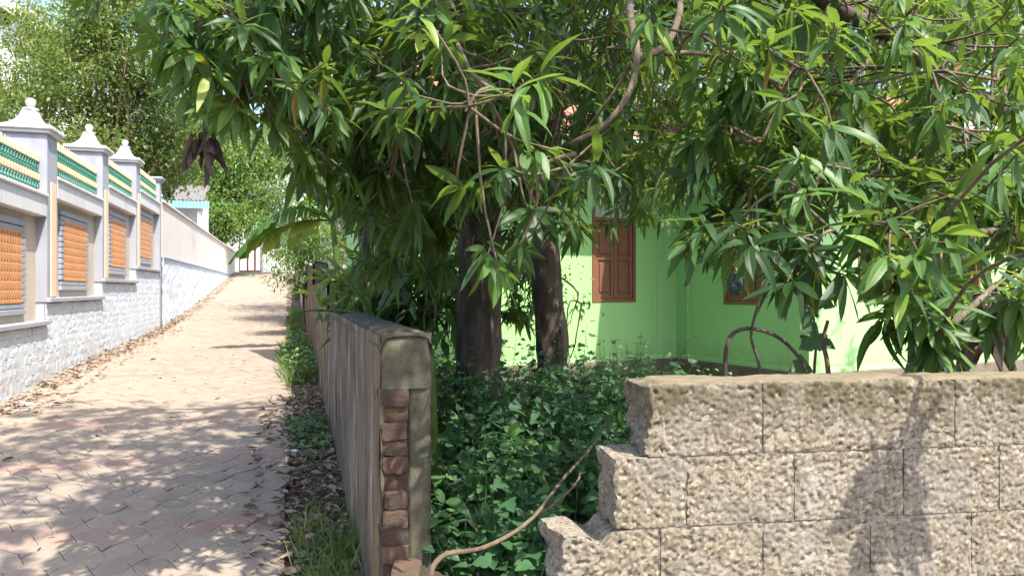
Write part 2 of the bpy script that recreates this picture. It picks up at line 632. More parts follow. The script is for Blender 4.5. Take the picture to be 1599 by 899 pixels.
MOSSY = paint("mossy_cement", (0.17, 0.135, 0.085), 0.95, 0.3, (0.07, 0.068, 0.028), 0.75, 7, 0.8)

# ------------------------------------------------------------------ ground and lane
sv = np.concatenate([[-300, -120, -50, -20], np.arange(-8, 62, 0.7), [70, 90, 130, 200, 400]])
vv = np.concatenate([[-300, -150, -80, -40, -20], np.arange(-12, 14, 0.6), [18, 30, 60, 120, 300]])
Sg, Vg = np.meshgrid(sv, vv, indexing='ij')
Zb = zg(Sg)
bumpy = vnoise(np.stack([Sg, Vg, Sg * 0], -1), 0.7) * 0.06
bumpy *= np.clip((np.abs(Vg + 1.3) - 1.9) / 0.5, 0, 1)
g = MB()
g.grid(lane(Sg, Vg, Zb + bumpy))
terrain = g.build("terrain", SOIL, None, True, recalc=False)
tag(terrain, "brown leafy soil beside the lane and under the trees", None, None, "structure")

LANE0, LANE1 = -3.03, -0.02
ss = np.arange(1.5, 51.01, 0.5)
S2, V2 = np.meshgrid(ss, np.linspace(LANE0, LANE1, 5), indexing='ij')
lm = MB()
lm.grid(lane(S2, V2, zg(S2) + 0.043))
e = lm.build("lane", SAND, None, True, recalc=False)
tag(e, "lane of zigzag concrete pavers rising between two walls", None, None, "structure")
OFF[e.name] = np.zeros(3)
LANE = e
PA, PB = 0.104, 0.132                          # half diagonals of a paver: across, along


def paver_geo(sgn):
    """interlocking paver on a diagonal lattice: four wavy sides, bulging (+1) or waisted (-1)"""
    bul, g_, zt = 0.021, 0.0018, 0.05
    cor = np.array([[0, -PB], [PA, 0], [0, PB], [-PA, 0]])
    pts = []
    for k in range(4):
        p, q = cor[k], cor[(k + 1) % 4]
        n_ = nrm(np.array([(q - p)[1], -(q - p)[0]]))
        for t in (0, .22, .5, .78):
            w = math.sin(math.pi * t) ** 2 * bul * sgn
            pts.append(p + (q - p) * t + n_ * w)
    PO = np.array(pts)
    PO = PO * (1 - g_ / np.linalg.norm(PO, axis=1, keepdims=True))
    inn = PO * (1 - .0045 / np.linalg.norm(PO, axis=1, keepdims=True))
    m = len(PO)
    V = np.concatenate([np.c_[PO, np.full(m, .02)], np.c_[PO, np.full(m, zt - .004)], np.c_[inn, np.full(m, zt)], [[0, 0, zt]]])
    k = np.arange(m)
    kn = (k + 1) % m
    q = np.concatenate([np.stack([k, kn, kn + m, k + m], -1), np.stack([k + m, kn + m, kn + 2 * m, k + 2 * m], -1)])
    tri = np.stack([k + 2 * m, kn + 2 * m, np.full(m, 3 * m)], -1)
    return V, [q, tri]


PVS = {1: paver_geo(1), -1: paver_geo(-1)}
PMAT = {1: PAVER_RIB, -1: PAVER}
pav_mesh = {}
for k in range(8):
    for sg in (1, -1):
        m_ = MB()
        m_.add(*PVS[sg], (0.06 + 0.12 * k) if k < 4 else (0.62 + 0.1 * (k - 4)))
        pav_mesh[k, sg] = m_.mesh("paver", PMAT[sg])
cands = []
for rI in range(int((50.5 - 1.6) / PB)):
    s = 1.6 + rI * PB
    sg = 1 if rI % 2 == 0 else -1
    red = (rI % 12) in (4, 5)
    for c in range(int((LANE1 - LANE0) / (2 * PA)) + 2):
        v = LANE0 + c * 2 * PA + (PA if rI % 2 else 0)
        edge = 0.10 + 0.05 * math.sin(s * 2.1) + 0.04 * math.sin(s * 5.3)
        if v > LANE1 - PA + edge:
            continue
        cands.append((s, v, red, sg))
cand = np.array([q[:2] for q in cands])
redf = np.array([q[2] for q in cands])
sgn_ = [q[3] for q in cands]
zc = zg(cand[:, 0])
pos = lane(cand[:, 0], cand[:, 1], zc)
pxs = 800 + F * pos[:, 0] / pos[:, 1]
pys = 452 + F * (EYE - pos[:, 2]) / pos[:, 1]
inview = (pxs > -20) & (pys < 915) & (pos[:, 1] > 0.5)
order = np.argsort(np.where(inview, pos[:, 1], 1e6))
hero = set(order[:300].tolist())
slope = (zg(cand[:, 0] + .3) - zg(cand[:, 0] - .3)) / 0.6
rest = {1: MB(), -1: MB()}
for i in range(len(cand)):
    tilt = rs.normal(0, 0.009, 2)
    sunk = vnoise(np.array([cand[i, 0], cand[i, 1], 0]), .9) * .006
    dz = rs.normal(0, 0.0022) + sunk
    a_s = nrm(LU + np.array([0, 0, slope[i] + tilt[0]]))
    a_v = nrm(LV + np.array([0, 0, tilt[1]]))
    a_z = nrm(np.cross(a_v, a_s))
    a_v = np.cross(a_s, a_z)
    c = pos[i] + np.array([0, 0, 0.004 + dz])
    sg = sgn_[i]
    if i in hero:
        k = (rs.randint(4, 8) if redf[i] else rs.randint(0, 4))
        place("paver", pav_mesh[k, sg], LANE, frame(c, a_v, a_s, a_z))
    else:
        col = rs.uniform(0.6, 0.95) if redf[i] else rs.uniform(0, 0.45)
        rest[sg].add(c + PVS[sg][0] @ np.stack([a_v, a_s, a_z]), PVS[sg][1], col)
for sg in (1, -1):
    rest[sg].build("paving", PMAT[sg], LANE, False, "stuff", recalc=False)

# ------------------------------------------------------------------ the panelled compound wall on the other side of the lane
VW = -3.06                                     # lane-side plane of its stone base
PIL = [8.35, 11.48, 14.65, 17.72, 20.8]
PW = 0.48
SILL = [1.0, 1.295, 1.59, 1.89, 2.19]
cw = thing("compound_wall", "grey and beige compound wall with orange screens, gold-tipped railings and finials along the lane", "wall", lane(14.6, VW - .2, float(zg(14.6))))
core = MB()
for k in range(5):
    s0 = 5.2 if k == 0 else PIL[k - 1] + 0.02
    s1 = PIL[k]
    core.lbox(s0, s1 + (PW if k == 4 else 0.02), VW - 0.42, VW - 0.035, float(zg(s0)) - 0.35, SILL[k] - 0.06, 0.0)
base = core.build("base_wall", BLUESTONE, cw)
# rough stone cladding
st_variants = []
for k in range(6):
    b_ = MB()
    gx, gy = np.meshgrid(np.linspace(-.5, .5, 4), np.linspace(-.5, .5, 3), indexing='ij')
    top = 0.3 + rs.uniform(-.3, .6, gx.shape)
    top[[0, -1], :] *= 0.45
    top[:, [0, -1]] *= 0.6
    jx, jy = gx + rs.uniform(-.09, .09, gx.shape), gy + rs.uniform(-.1, .1, gx.shape)
    G = np.stack([jx, jy, top], -1)
    n0 = 12
    lowv = np.stack([gx * 1.02, gy * 1.02, np.full(gx.shape, -1.0)], -1)
    ring = [0, 1, 2, 5, 8, 11, 10, 9, 6, 3]
    q = [[i * 3 + j, i * 3 + j + 1, (i + 1) * 3 + j + 1, (i + 1) * 3 + j] for i in range(3) for j in range(2)]
    q += [[ring[i], ring[(i + 1) % 10], ring[(i + 1) % 10] + 12, ring[i] + 12] for i in range(10)]
    b_.add(np.concatenate([G.reshape(-1, 3), lowv.reshape(-1, 3)]), np.array(q), 0.5)
    st_variants.append((np.concatenate([G.reshape(-1, 3), lowv.reshape(-1, 3)]), np.array(q), b_.mesh("stone", BLUESTONE)))
stones = []
for k in range(5):
    s0 = 6.0 if k == 0 else PIL[k - 1]
    s1 = PIL[k] + (PW if k == 4 else 0)
    z = SILL[k] - 0.075
    while z > float(zg(s0)) - 0.15:
        hh = rs.uniform(0.085, 0.16)
        s = s0 + rs.uniform(0, 0.01)
        while s < s1 - 0.02:
            ll = min(rs.uniform(0.16, 0.32), s1 - s)
            if s1 - s - ll < 0.08:
                ll = s1 - s
            if z > float(zg(s)) - 0.05:
                stones.append((s + ll / 2, z - hh / 2, ll, hh))
            s += ll
        z -= hh
dist = np.array([t[0] + (0 if t[0] > 9.7 else 100) for t in stones])
near = set(np.argsort(dist)[:300].tolist())
clad = MB()
for i, (s, z, ll, hh) in enumerate(stones):
    v_, q_, me_ = st_variants[i % 6]
    tl = rs.uniform(-.06, .06)
    a1, a2 = nrm(LU + np.array([0, 0, tl])), np.array([0, 0, 1.0])
    c = lane(s, VW - 0.012, z)
    flip = 1 if rs.rand() < .5 else -1
    S1, S2_, S3 = a1 * ll * .995 * flip, a2 * hh * .99 * flip, LV * 0.0085
    if i in near:
        place("stone", me_, base, frame(c, S1, S2_, S3))
    else:
        clad.add(c + v_ @ np.stack([S1, S2_, S3]), q_)
if clad.n:
    clad.build("stone_cladding", BLUESTONE, base, False, "stuff")

VF = VW + 0.0                                  # pilaster face
VR = VW - 0.13                                 # recessed wall face
for k in range(4):
    s0, s1 = (PIL[k] + PW, PIL[k + 1])
    zb = SILL[k + 1]
    b_ = MB()
    b_.lbox(s0 - 0.01, s1 + 0.01, VR - 0.2, VR, zb - 0.06, zb + 1.36, 0.0)
    pan = b_.build("wall_panel", BEIGEPAINT, cw)
    b_ = MB()
    b_.lbox(s0 - PW - 0.0, s1 + 0.0, VW - 0.14, VW + 0.045, zb - 0.06, zb, 0.008)
    b_.build("sill", GREYPAINT, pan)
    b_ = MB()
    b_.lbox(s0 + 0.0, s1 - 0.0, VR - 0.22, VW + 0.0, zb + 1.363, zb + 1.66, 0.01)
    b_.lbox(s0 + 0.0, s1 - 0.0, VR - 0.2, VW + 0.03, zb + 1.62, zb + 1.668, 0.01)
    b_.build("coping_band", WHITEPAINT, pan)
    m0 = (s0 + s1) / 2
    fw, f0, f1 = 0.80, zb + 0.10, zb + 1.265
    # frame with grooved joints
    b_ = MB()
    th = 0.145
    b_.lbox(m0 - fw, m0 + fw, VR, VR + 0.045, f1 - th / 2, f1, 0.006)
    b_.lbox(m0 - fw + .02, m0 + fw - .02, VR, VR + 0.035, f1 - th, f1 - th / 2 - .012, 0.006)
    b_.lbox(m0 - fw, m0 + fw, VR, VR + 0.045, f0, f0 + th / 2 - .01, 0.006)
    b_.lbox(m0 - fw + .02, m0 + fw - .02, VR, VR + 0.035, f0 + th / 2, f0 + th - .012, 0.006)
    nb = 11
    zz = np.linspace(f0 + th, f1 - th, nb + 1)
    for a in range(nb):
        for sd in (-1, 1):
            x0, x1 = sorted((m0 + sd * fw, m0 + sd * (fw - 0.15)))
            b_.lbox(x0, x1, VR, VR + 0.04, zz[a] + .006, zz[a + 1] - .006, 0.005)
    fr = b_.build("panel_frame", GREYPAINT, pan)
    b_ = MB()
    b_.lbox(m0 - fw + .015, m0 + fw - .015, VR - .002, VR + .012, f0 + .01, f1 - .01, 0.0)
    b_.build("frame_groove", DARKGROOVE, pan)
    # pierced orange screen
    b_ = MB()
    hx, z0, z1 = fw - 0.15, f0 + th - .005, f1 - th + .005
    nc, nr = 14, 8
    dx, dz = 2 * hx / nc, (z1 - z0) / nr
    vf, vb = VR + 0.04, VR + 0.031
    for a in range(nc):
        for c in range(nr):
            cx, cz = m0 - hx + (a + .5) * dx, z0 + (c + .5) * dz
            o4 = [(cx - dx / 2, cz - dz / 2), (cx + dx / 2, cz - dz / 2), (cx + dx / 2, cz + dz / 2), (cx - dx / 2, cz + dz / 2)]
            i4 = [(cx, cz - dz * .34), (cx + dx * .24, cz), (cx, cz + dz * .34), (cx - dx * .24, cz)]
            i8 = [(cx - dx * .0, cz - dz * .3), (cx + dx * .27, cz - dz * .1), (cx, cz + dz * .4), (cx - dx * .27, cz - dz * .1)]
            V = np.concatenate([lane([p[0] for p in o4], vf, [p[1] for p in o4]), lane([p[0] for p in i8], vf, [p[1] for p in i8]), lane([p[0] for p in i8], vb, [p[1] for p in i8])])
            q = [[4, 0, 1, 5], [5, 1, 2, 6], [6, 2, 3, 7], [7, 3, 0, 4]]
            q += [[4 + j, 4 + (j + 1) % 4, 8 + (j + 1) % 4, 8 + j] for j in range(4)]
            b_.add(V, np.array(q))
    sc_ = b_.build("pierced_screen", ORANGE, pan)
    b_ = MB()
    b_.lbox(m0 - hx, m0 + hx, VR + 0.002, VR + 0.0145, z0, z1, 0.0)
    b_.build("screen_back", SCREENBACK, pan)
    # railing on the coping
    zr = zb + 1.66
    vr = VW - 0.10
    rl = MB()
    for (a, h_) in ((0.0, .018), (.155, .016), (.262, .016), (.40, .018)):
        rl.lbox(s0, s1, vr - .016, vr + .016, zr + a + .01, zr + a + .01 + h_, 0.003)
    rail = rl.build("railing", IRONGREEN, cw)
    ba, gb = MB(), MB()
    nbar = 26
    for a in range(nbar):
        s = s0 + (a + .5) * (s1 - s0) / nbar
        for (lo, hi) in ((.01, .16), (.28, .41)):
            md = (lo + hi) / 2
            ba.lathe(lane(s, vr, zr), [(.008, lo), (.02, lo + .03), (.009, md - .012), (.026, md), (.009, md + .012), (.02, hi - .03), (.008, hi)], 6)
        gb.lathe(lane(s, vr + .012, zr), [(.008, .165), (.027, .185), (.012, .215), (.027, .245), (.01, .265)], 6)
        gb.lathe(lane(s, vr + .006, zr), [(.01, .41), (.026, .445), (.013, .46), (.019, .48), (.001, .55)], 6)
    ba.build("green_bars", IRONGREEN, rail, True, "stuff")
    gb.build("gold_spearheads", GOLD, rail, True, "stuff")
for k in range(5):
    zb = SILL[min(k + 1, 4)] if k < 4 else SILL[4]
    lo = zb - 0.02 if k < 4 else SILL[4] - 0.06
    top = zb + 2.17 if k < 4 else zb + 2.2
    s0, s1 = PIL[k], PIL[k] + PW
    if k == 4:
        s1 = s0 + 0.3
    b_ = MB()
    b_.lbox(s0, s1, VF - 0.52, VF, lo if k < 4 else float(zg(21)) - .3, top, 0.012)
    pil = b_.build("pilaster", GREYPAINT, cw)
    if k < 4:
        b_ = MB()
        b_.lbox(s0 + 0.16, s1 - 0.09, VF - .01, VF + 0.014, lo + .03, top - .62, 0.004)
        b_.build("peach_strip", PEACH, pil)
    b_ = MB()
    b_.lbox(s0 - .045, s1 + .045, VF - .565, VF + .045, top, top + .05, .012)
    b_.lbox(s0 - .075, s1 + .075, VF - .595, VF + .075, top + .045, top + .105, .015)
    b_.build("cap", WHITEPAINT if k < 4 else GREYPAINT, pil)
    if k < 4:
        b_ = MB()
        c = lane((s0 + s1) / 2, VF - .26, top + .103)
        prof = [(.28, 0), (.205, .035), (.15, .085), (.108, .15), (.082, .225), (.076, .245)]
        b_.lathe(c, prof, 4, square=True, axes=[LU, LV, [0, 0, 1]])
        b_.lathe(c, [(.1, .246), (.1, .265), (.045, .27), (.038, .29), (.055, .305), (.068, .345), (.055, .382), (.03, .4), (.0, .406)], 14)
        b_.build("finial", WHITEPAINT, pil)

# ------------------------------------------------------------------ cream boundary wall further up
bw = thing("boundary_wall", "plain cream wall on a pale blue rough base farther up the lane", "wall", lane(33, -3.2, float(zg(33))))
b_ = MB()
b_.lbox(21.3, 49.4, VW - .3, VW - .02, 2.52, 3.92, .01)
b_.build("upper_wall", CREAM, bw)
b_ = MB()
b_.lbox(21.3, 49.4, VW - .3, VW + .03, 3.92, 3.98, .01)
b_.build("coping", CREAM, bw)
b_ = MB()
Sg2, Zg2 = np.meshgrid(np.arange(21.1, 49.5, .12), np.linspace(0, 1, 16), indexing='ij')
zlo = zg(Sg2) - .3
ZZ = zlo + (2.515 - zlo) * Zg2
dv = 0.035 * (0.8 - worley(np.stack([Sg2 * .8, Sg2 * 0, ZZ * 1.4], -1), 0.17))
dv[:, -1] = 0.02
b_.grid(lane(Sg2, VW + dv * 1.2, ZZ))
b_.lbox(21.1, 49.4, VW - .3, VW - .05, .2, 2.5, 0.0)
b_.build("rough_base", BLUESTONE, bw)
b_ = MB()
b_.lbox(21.3, 49.4, VW - .1, VW + .05, 2.5, 2.55, .008)
b_.build("ledge", GREYPAINT, bw)

# ------------------------------------------------------------------ old brick wall on the right edge of the lane
VB0, VB1 = 0.41, 0.645
S_END = 3.53


def rough_sheet(mb, s0, s1, z0f, z1, v, amp=.012, ds=.08, dz=.08):
    s_ = np.linspace(s0, s1, max(2, int((s1 - s0) / ds)))
    t_ = np.linspace(0, 1, max(2, int(1.6 / dz)))
    A, B = np.meshgrid(s_, t_, indexing='ij')
    lo = z0f(A)
    Z = lo + (z1 - lo) * B
    Vv = v + vnoise(np.stack([A, A * 0, Z], -1), 2.2) * amp + vnoise(np.stack([A, A * 0 + 9, Z], -1), 8) * amp * .35
    mb.grid(lane(A, Vv, Z))


wall = thing("brick_wall", "old plastered brick wall with a broken brick end and streaky stains beside the lane", "wall", lane(6, .53, float(zg(6))))
secs = [(3.66, 8.53, 1.5), (8.53, 13.2, 1.79), (13.2, 23.5, 2.15)]
for (s0, s1, zt) in secs:
    b_ = MB()
    lof = lambda A: zg(A) - .3
    rough_sheet(b_, s0 - (0.11 if s0 < 4 else 0), s1, lof, zt - .012, VB0 - .004)
    b_.build("plaster_face", PLASTER, wall, True)
    b_ = MB()
    b_.lbox(s0, s1, VB0 + .02, VB1, float(zg(s0)) - .4, zt - .004, .02)
    b_.build("wall_core", CEMENT, wall)
    b_ = MB()
    # weathered rounded coping skin
    A, B = np.meshgrid(np.linspace(s0 - (.131 if s0 < 4 else -.0), s1, max(8, int((s1 - s0) / .1))), np.linspace(-.02, 1.02, 9), indexing='ij')
    vvv = VB0 - .007 + (VB1 - VB0 + .012) * B
    zz = zt + .006 - .035 * np.abs(B * 2 - 1) ** 5 + vnoise(np.stack([A, vvv, A * 0], -1), 6) * .008
    zz[:, 0] -= .03
    zz[:, -1] -= .03
    if s0 < 4:
        zz[0] -= .02
    b_.grid(lane(A, vvv, zz))
    b_.build("coping", CEMENT, wall, True)
# end of the wall: cement head, cement post, exposed bricks
b_ = MB()
A, B = np.meshgrid(np.linspace(0, 1, 22), np.linspace(0, 1, 22), indexing='ij')
vv_ = VB0 - .004 + (VB1 - VB0 + .006) * A
zz_ = 1.243 + (1.5 - 1.243) * B
ds_ = vnoise(np.stack([vv_, zz_, A * 0], -1), 14) * .006 + vnoise(np.stack([vv_, zz_, A * 0 + 3], -1), 40) * .0025
edge = np.maximum(np.abs(A * 2 - 1), np.where(B > .5, np.abs(B * 2 - 1), 0)) ** 9
b_.grid(lane(3.535 + ds_ + .03 * edge, vv_, zz_))
b_.lbox(3.56, 3.7, VB0 + .004, VB1 - .002, 1.245, 1.485, .012)
b_.build("cement_head", CEMENT, wall, True)
b_ = MB()
A, B = np.meshgrid(np.linspace(0, 1, 12), np.linspace(0, 1, 50), indexing='ij')
vv_ = VB0 + .122 + (VB1 - VB0 - .12) * A
zz_ = -.2 + 1.447 * B
ds_ = vnoise(np.stack([vv_, zz_, A * 0], -1), 12) * .007 + vnoise(np.stack([vv_, zz_, A * 0 + 3], -1), 40) * .0025
b_.grid(lane(3.55 + ds_ + .03 * np.abs(A * 2 - 1) ** 9, vv_, zz_))
b_.lbox(3.575, 3.72, VB0 + .126, VB1 - .002, -.2, 1.24, .012)
b_.build("cement_post", CEMENT, wall, True)


def rough_brick(l, w, h, seed, n=(8, 7, 6)):
    """a worn brick: subdivided box with crumbled edges"""
    b = MB()
    rr = np.random.RandomState(seed)
    o = rr.uniform(0, 99, 3)
    for ax in range(3):
        a, c = [i for i in range(3) if i != ax]
        for sg in (-1, 1):
            A, C = np.meshgrid(np.linspace(-1, 1, n[a]), np.linspace(-1, 1, n[c]), indexing='ij')
            Pn = np.zeros(A.shape + (3,))
            Pn[..., ax], Pn[..., a], Pn[..., c] = sg, A, C
            ext = (np.abs(Pn) > .999).sum(-1)
            sz = np.array([l, w, h]) / 2
            Q = Pn * sz
            Q = Q * (1 - np.where(ext >= 2, .03, 0)[..., None] - np.where(ext >= 3, .04, 0)[..., None])
            d = vnoise(Q + o, 22) * .008 + vnoise(Q + o, 60) * .004
            b.grid(Q + nrm(Pn) * d[..., None])
    return b


brick_vars = []
for k in range(8):
    b_ = rough_brick(.228, .121, .0785, k + 3)
    r_ = rs.uniform(0, 1)
    b_.A = [np.full(len(a), r_) for a in b_.A]
    brick_vars.append(b_.mesh("brick", BRICK, True))
z = 1.243
k = 0
while z > .12:
    h_ = .0775 + rs.uniform(-.004, .004)
    o_s = 3.535 + .1125 + rs.uniform(-.022, .012) - (0.06 if z < .42 else 0) - (.05 if z < .62 else 0)
    yaw = rs.uniform(-.07, .07)
    au = nrm(LU + LV * yaw)
    av = np.array([au[1], -au[0], 0])
    az = np.array([0, 0, 1.0])
    c = lane(o_s, VB0 + .062 + rs.uniform(-.004, .006), z - .039)
    place("brick", brick_vars[k % 8], wall, frame(c, au, av, az))
    z -= h_
    k += 1
# rubble stepping towards the camera at the foot
for (s, v, z, yaw, tl) in ((3.36, .50, .44, .25, .05), (3.33, .63, .39, -.3, -.08), (3.12, .53, .37, .1, .1), (3.05, .66, .31, .5, 0), (3.3, .52, .36, .0, 0),
                           (3.3, .52, .285, .05, 0), (3.08, .54, .29, -.1, .03), (3.28, .65, .30, .1, 0), (3.1, .56, .21, .1, .0), (3.3, .55, .205, -.1, .0), (3.05, .66, .23, 0, 0),
                           (3.1, .56, .13, .1, .0), (3.3, .55, .125, -.1, .0), (3.1, .56, .05, .1, .0), (3.3, .55, .045, -.1, .0), (3.28, .66, .2, 0, 0)):
    au = nrm(LU + LV * yaw + np.array([0, 0, tl]))
    av = nrm(np.cross(np.array([0, 0, 1.0]), au)) * -1
    az = np.cross(au, av) * -1
    place("brick", brick_vars[k % 8], wall, frame(lane(s, v, z), au, av, az))
    k += 1
b_ = MB()
b_.lbox(3.565, 3.72, VB0 + .012, VB0 + .12, -.2, 1.243, .0)
b_.build("brick_mortar", MORTAR, wall)
b_ = MB()                                      # edge of the plaster coat
zs = np.linspace(-.2, 1.245, 60)
A = np.stack([lane(3.53 + vnoise(np.stack([zs, zs * 0, zs * 0], -1), 9) * .016, VB0 + .001 - .006, zs), lane(3.54 + vnoise(np.stack([zs, zs * 0, zs * 0 + 5], -1), 9) * .012, VB0 + .014, zs), lane(3.7, VB0 + .012, zs)], 1)
b_.grid(A)
b_.build("plaster_edge", CEMENT, wall)

# ------------------------------------------------------------------ gravel block wall in the foreground
WD = np.array([.987, .158, 0.0])
WN = np.array([.158, -.987, 0.0])              # towards the camera
WO = np.array([.385, 2.2, 1.423])
WZ = np.array([0, 0, 1.0])
TH = 0.2
bwall = thing("block_wall", "unplastered wall of coarse gravelly blocks with a broken stepped end in the foreground", "wall", WO + WD * 1.0 - WN * .1 - WZ * (1.423 - ground(1.37, 2.36)))


def gravel_block(p0, p1, z0, z1, broken=None, step=.0046):
    """one block between wall coordinates p0..p1, heights z0..z1 (0 is the wall top, down negative)"""
    b = MB()
    L_, H_ = p1 - p0, z1 - z0
    cnt = [max(3, int(L_ / step)), max(3, int(TH / (step * 1.6))), max(3, int(H_ / step))]
    for ax in range(3):
        a, c = [i for i in range(3) if i != ax]
        for sg in (-1, 1):
            na, nc_ = cnt[a], cnt[c]
            if ax == 1 and sg == 1:
                na, nc_ = 6, 5                 # the back
            if ax == 2 and sg == -1:
                na, nc_ = 6, 5
            A, C = np.meshgrid(np.linspace(-1, 1, na), np.linspace(-1, 1, nc_), indexing='ij')
            Pn = np.zeros(A.shape + (3,))
            Pn[..., ax], Pn[..., a], Pn[..., c] = sg, A, C
            edge = (np.abs(Pn) > .999).sum(-1)
            # rounding near edges
            q = np.abs(Pn) ** 14
            rnd_ = np.where(edge >= 2, .001, 0)
            Q = Pn * np.array([L_, TH, H_]) / 2
            nn = nrm(np.where(np.abs(Pn) > .999, Pn, 0))
            Wp = np.stack([Q[..., 0] + (p0 + p1) / 2, Q[..., 1], Q[..., 2] + (z0 + z1) / 2], -1)
            if broken is not None:
                Wp = broken(Wp)
            w1 = worley(Wp, .0125)
            d = .0088 * (1 - np.clip(w1, 0, 1.3) ** 2) - .005
            d = d + vnoise(Wp, 16) * .0016 + vnoise(Wp + 40, 5) * .0012
            pit = np.clip(vnoise(Wp + 11, 75) - .3, 0, 1)
            d = d - pit * .022
            if ax != 1 and not (ax == 2 and z1 > -.01) and not (ax == 0 and sg == -1 and broken is not None):
                nn = np.where((edge >= 2)[..., None], nn * np.array([0, 1, 0]), 0 * nn)
            Wp = Wp + nn * (d - rnd_)[..., None]
            Q2 = WO + Wp[..., 0:1] * WD - (Wp[..., 1:2] + TH / 2) * WN + Wp[..., 2:3] * WZ
            b.grid(Q2)
    return b


J = .0055
rows = [(0, [0.0, .355, .984, 1.62, 1.94, 2.26, 2.6]),
        (1, [-.09, .12, .454, .81, 1.137, 1.46, 1.78, 2.1, 2.6]),
        (2, [-.255, .04, .355, .70, 1.04, 1.36, 1.68, 2.0, 2.6]),
        (3, [-.275, -.10, .21, .53, .85, 1.18, 1.5, 1.82, 2.14, 2.6])]


def brk_row0(W):
    W = W.copy()
    t = np.clip(1 - (W[..., 0] - 0) / .12, 0, 1)
    W[..., 0] += t * (vnoise(W * np.array([.2, .5, 1]) + 3, 24) * .02 + vnoise(W + 3, 70) * .006 + .006)
    return W


def brk_row1(W):
    W = W.copy()
    t = np.clip(1 - (W[..., 0] + .123) / .2, 0, 1)
    zz = (W[..., 2] + .2) / .2                  # 0 top .. -1 bottom
    W[..., 0] += t * (vnoise(W * np.array([.2, .5, 1]) + 7, 22) * .022 + vnoise(W + 3, 70) * .006 )
    return W


def brk_row2(W):
    W = W.copy()
    t = np.clip(1 - (W[..., 0] + .272) / .16, 0, 1)
    # crumbled top at the free end
    topw = np.clip((W[..., 2] + .6) / .2, 0, 1)
    dip = np.exp(-((W[..., 0] + .135) / .03) ** 2) * .036 + np.clip(-(W[..., 0] + .10) / .03, 0, 1) * .01 + np.clip(vnoise(W + 5, 30), 0, 1) * .012 * t
    W[..., 2] -= topw * dip
    W[..., 0] += t * (vnoise(W * np.array([.2, .5, 1]) + 1, 22) * .022 + vnoise(W + 3, 70) * .006)
    return W


for (ri, js) in rows:
    for i in range(len(js) - 1):
        hid = js[i] > 1.3
        bk = {(0, 0): brk_row0, (1, 0): brk_row1, (2, 0): brk_row2}.get((ri, i))
        b_ = gravel_block(js[i] + (J / 2 if i else 0), js[i + 1] - J / 2, -.203 * (ri + 1) + J / 2, -.203 * ri - (J / 2 if ri else 0), bk, .0046 if not hid else .02)
        b_.build("block", GRAVEL, bwall, True)
for ri in range(4, 8):
    for i in range(9):
        b_ = MB()
        c = WO + WD * (-.1 + i * .32 + (ri % 2) * .1) - WN * .1 + WZ * (-.203 * ri - .1)
        b_.cbox(c, (.155, .1, .097), [WD, WN, WZ], .01)
        b_.build("block", GRAVEL, bwall)
b_ = MB()
for ri, p0 in ((0, .05), (1, -.02), (2, -.05), (3, -.22)):
    A, B = np.meshgrid(np.arange(p0, 2.6, .012), np.linspace(-.203 * ri - .2035, -.203 * ri - (.004 if ri == 0 else 0), 18), indexing='ij')
    dd = -.0036 + vnoise(np.stack([A, A * 0 + ri, B], -1), 26) * .0035 + vnoise(np.stack([A, A * 0 + ri, B], -1), 80) * .0012
    b_.grid(WO + A[..., None] * WD + dd[..., None] * WN + B[..., None] * WZ)
    c = WO + WD * ((p0 + 2.6) / 2) - WN * (TH / 2 + .012) + WZ * (-.203 * ri - .1015)
    b_.cbox(c, ((2.6 - p0) / 2, TH / 2 - .005, .1), [WD, WN, WZ], 0)
b_.build("mortar", MORTAR, bwall)
A, B = np.meshgrid(np.linspace(.03, 2.6, 190), np.linspace(-1.02, 1.02, 20), indexing='ij')
yy = B * (TH / 2 - .004) + vnoise(np.stack([A, B, A * 0], -1), 17) * .004
zz = .007 + vnoise(np.stack([A, B * .1, A * 0 + 2], -1), 14) * .006 + vnoise(np.stack([A, B * .1, A * 0 + 2], -1), 45) * .003 - .026 * np.abs(B) ** 8
zz[0] -= .022
zz[1] -= .006
b_ = MB()
b_.grid(WO + A[..., None] * WD - (yy + TH / 2)[..., None] * WN + zz[..., None] * WZ)
b_.build("cement_wash", MOSSY, bwall, True)

# ------------------------------------------------------------------ leaf geometry
def leaf_template(kind):
    if kind == 'mango':                         # t, half width
        t = np.array([0, .05, .18, .4, .65, .85, 1.0])
        w = np.array([.03, .06, .66, 1.0, .92, .52, .0])
        return t, w
    t = np.array([0, .12, .45, .8, 1.0])
    w = np.array([.06, .6, 1.0, .55, 0.])
    return t, w


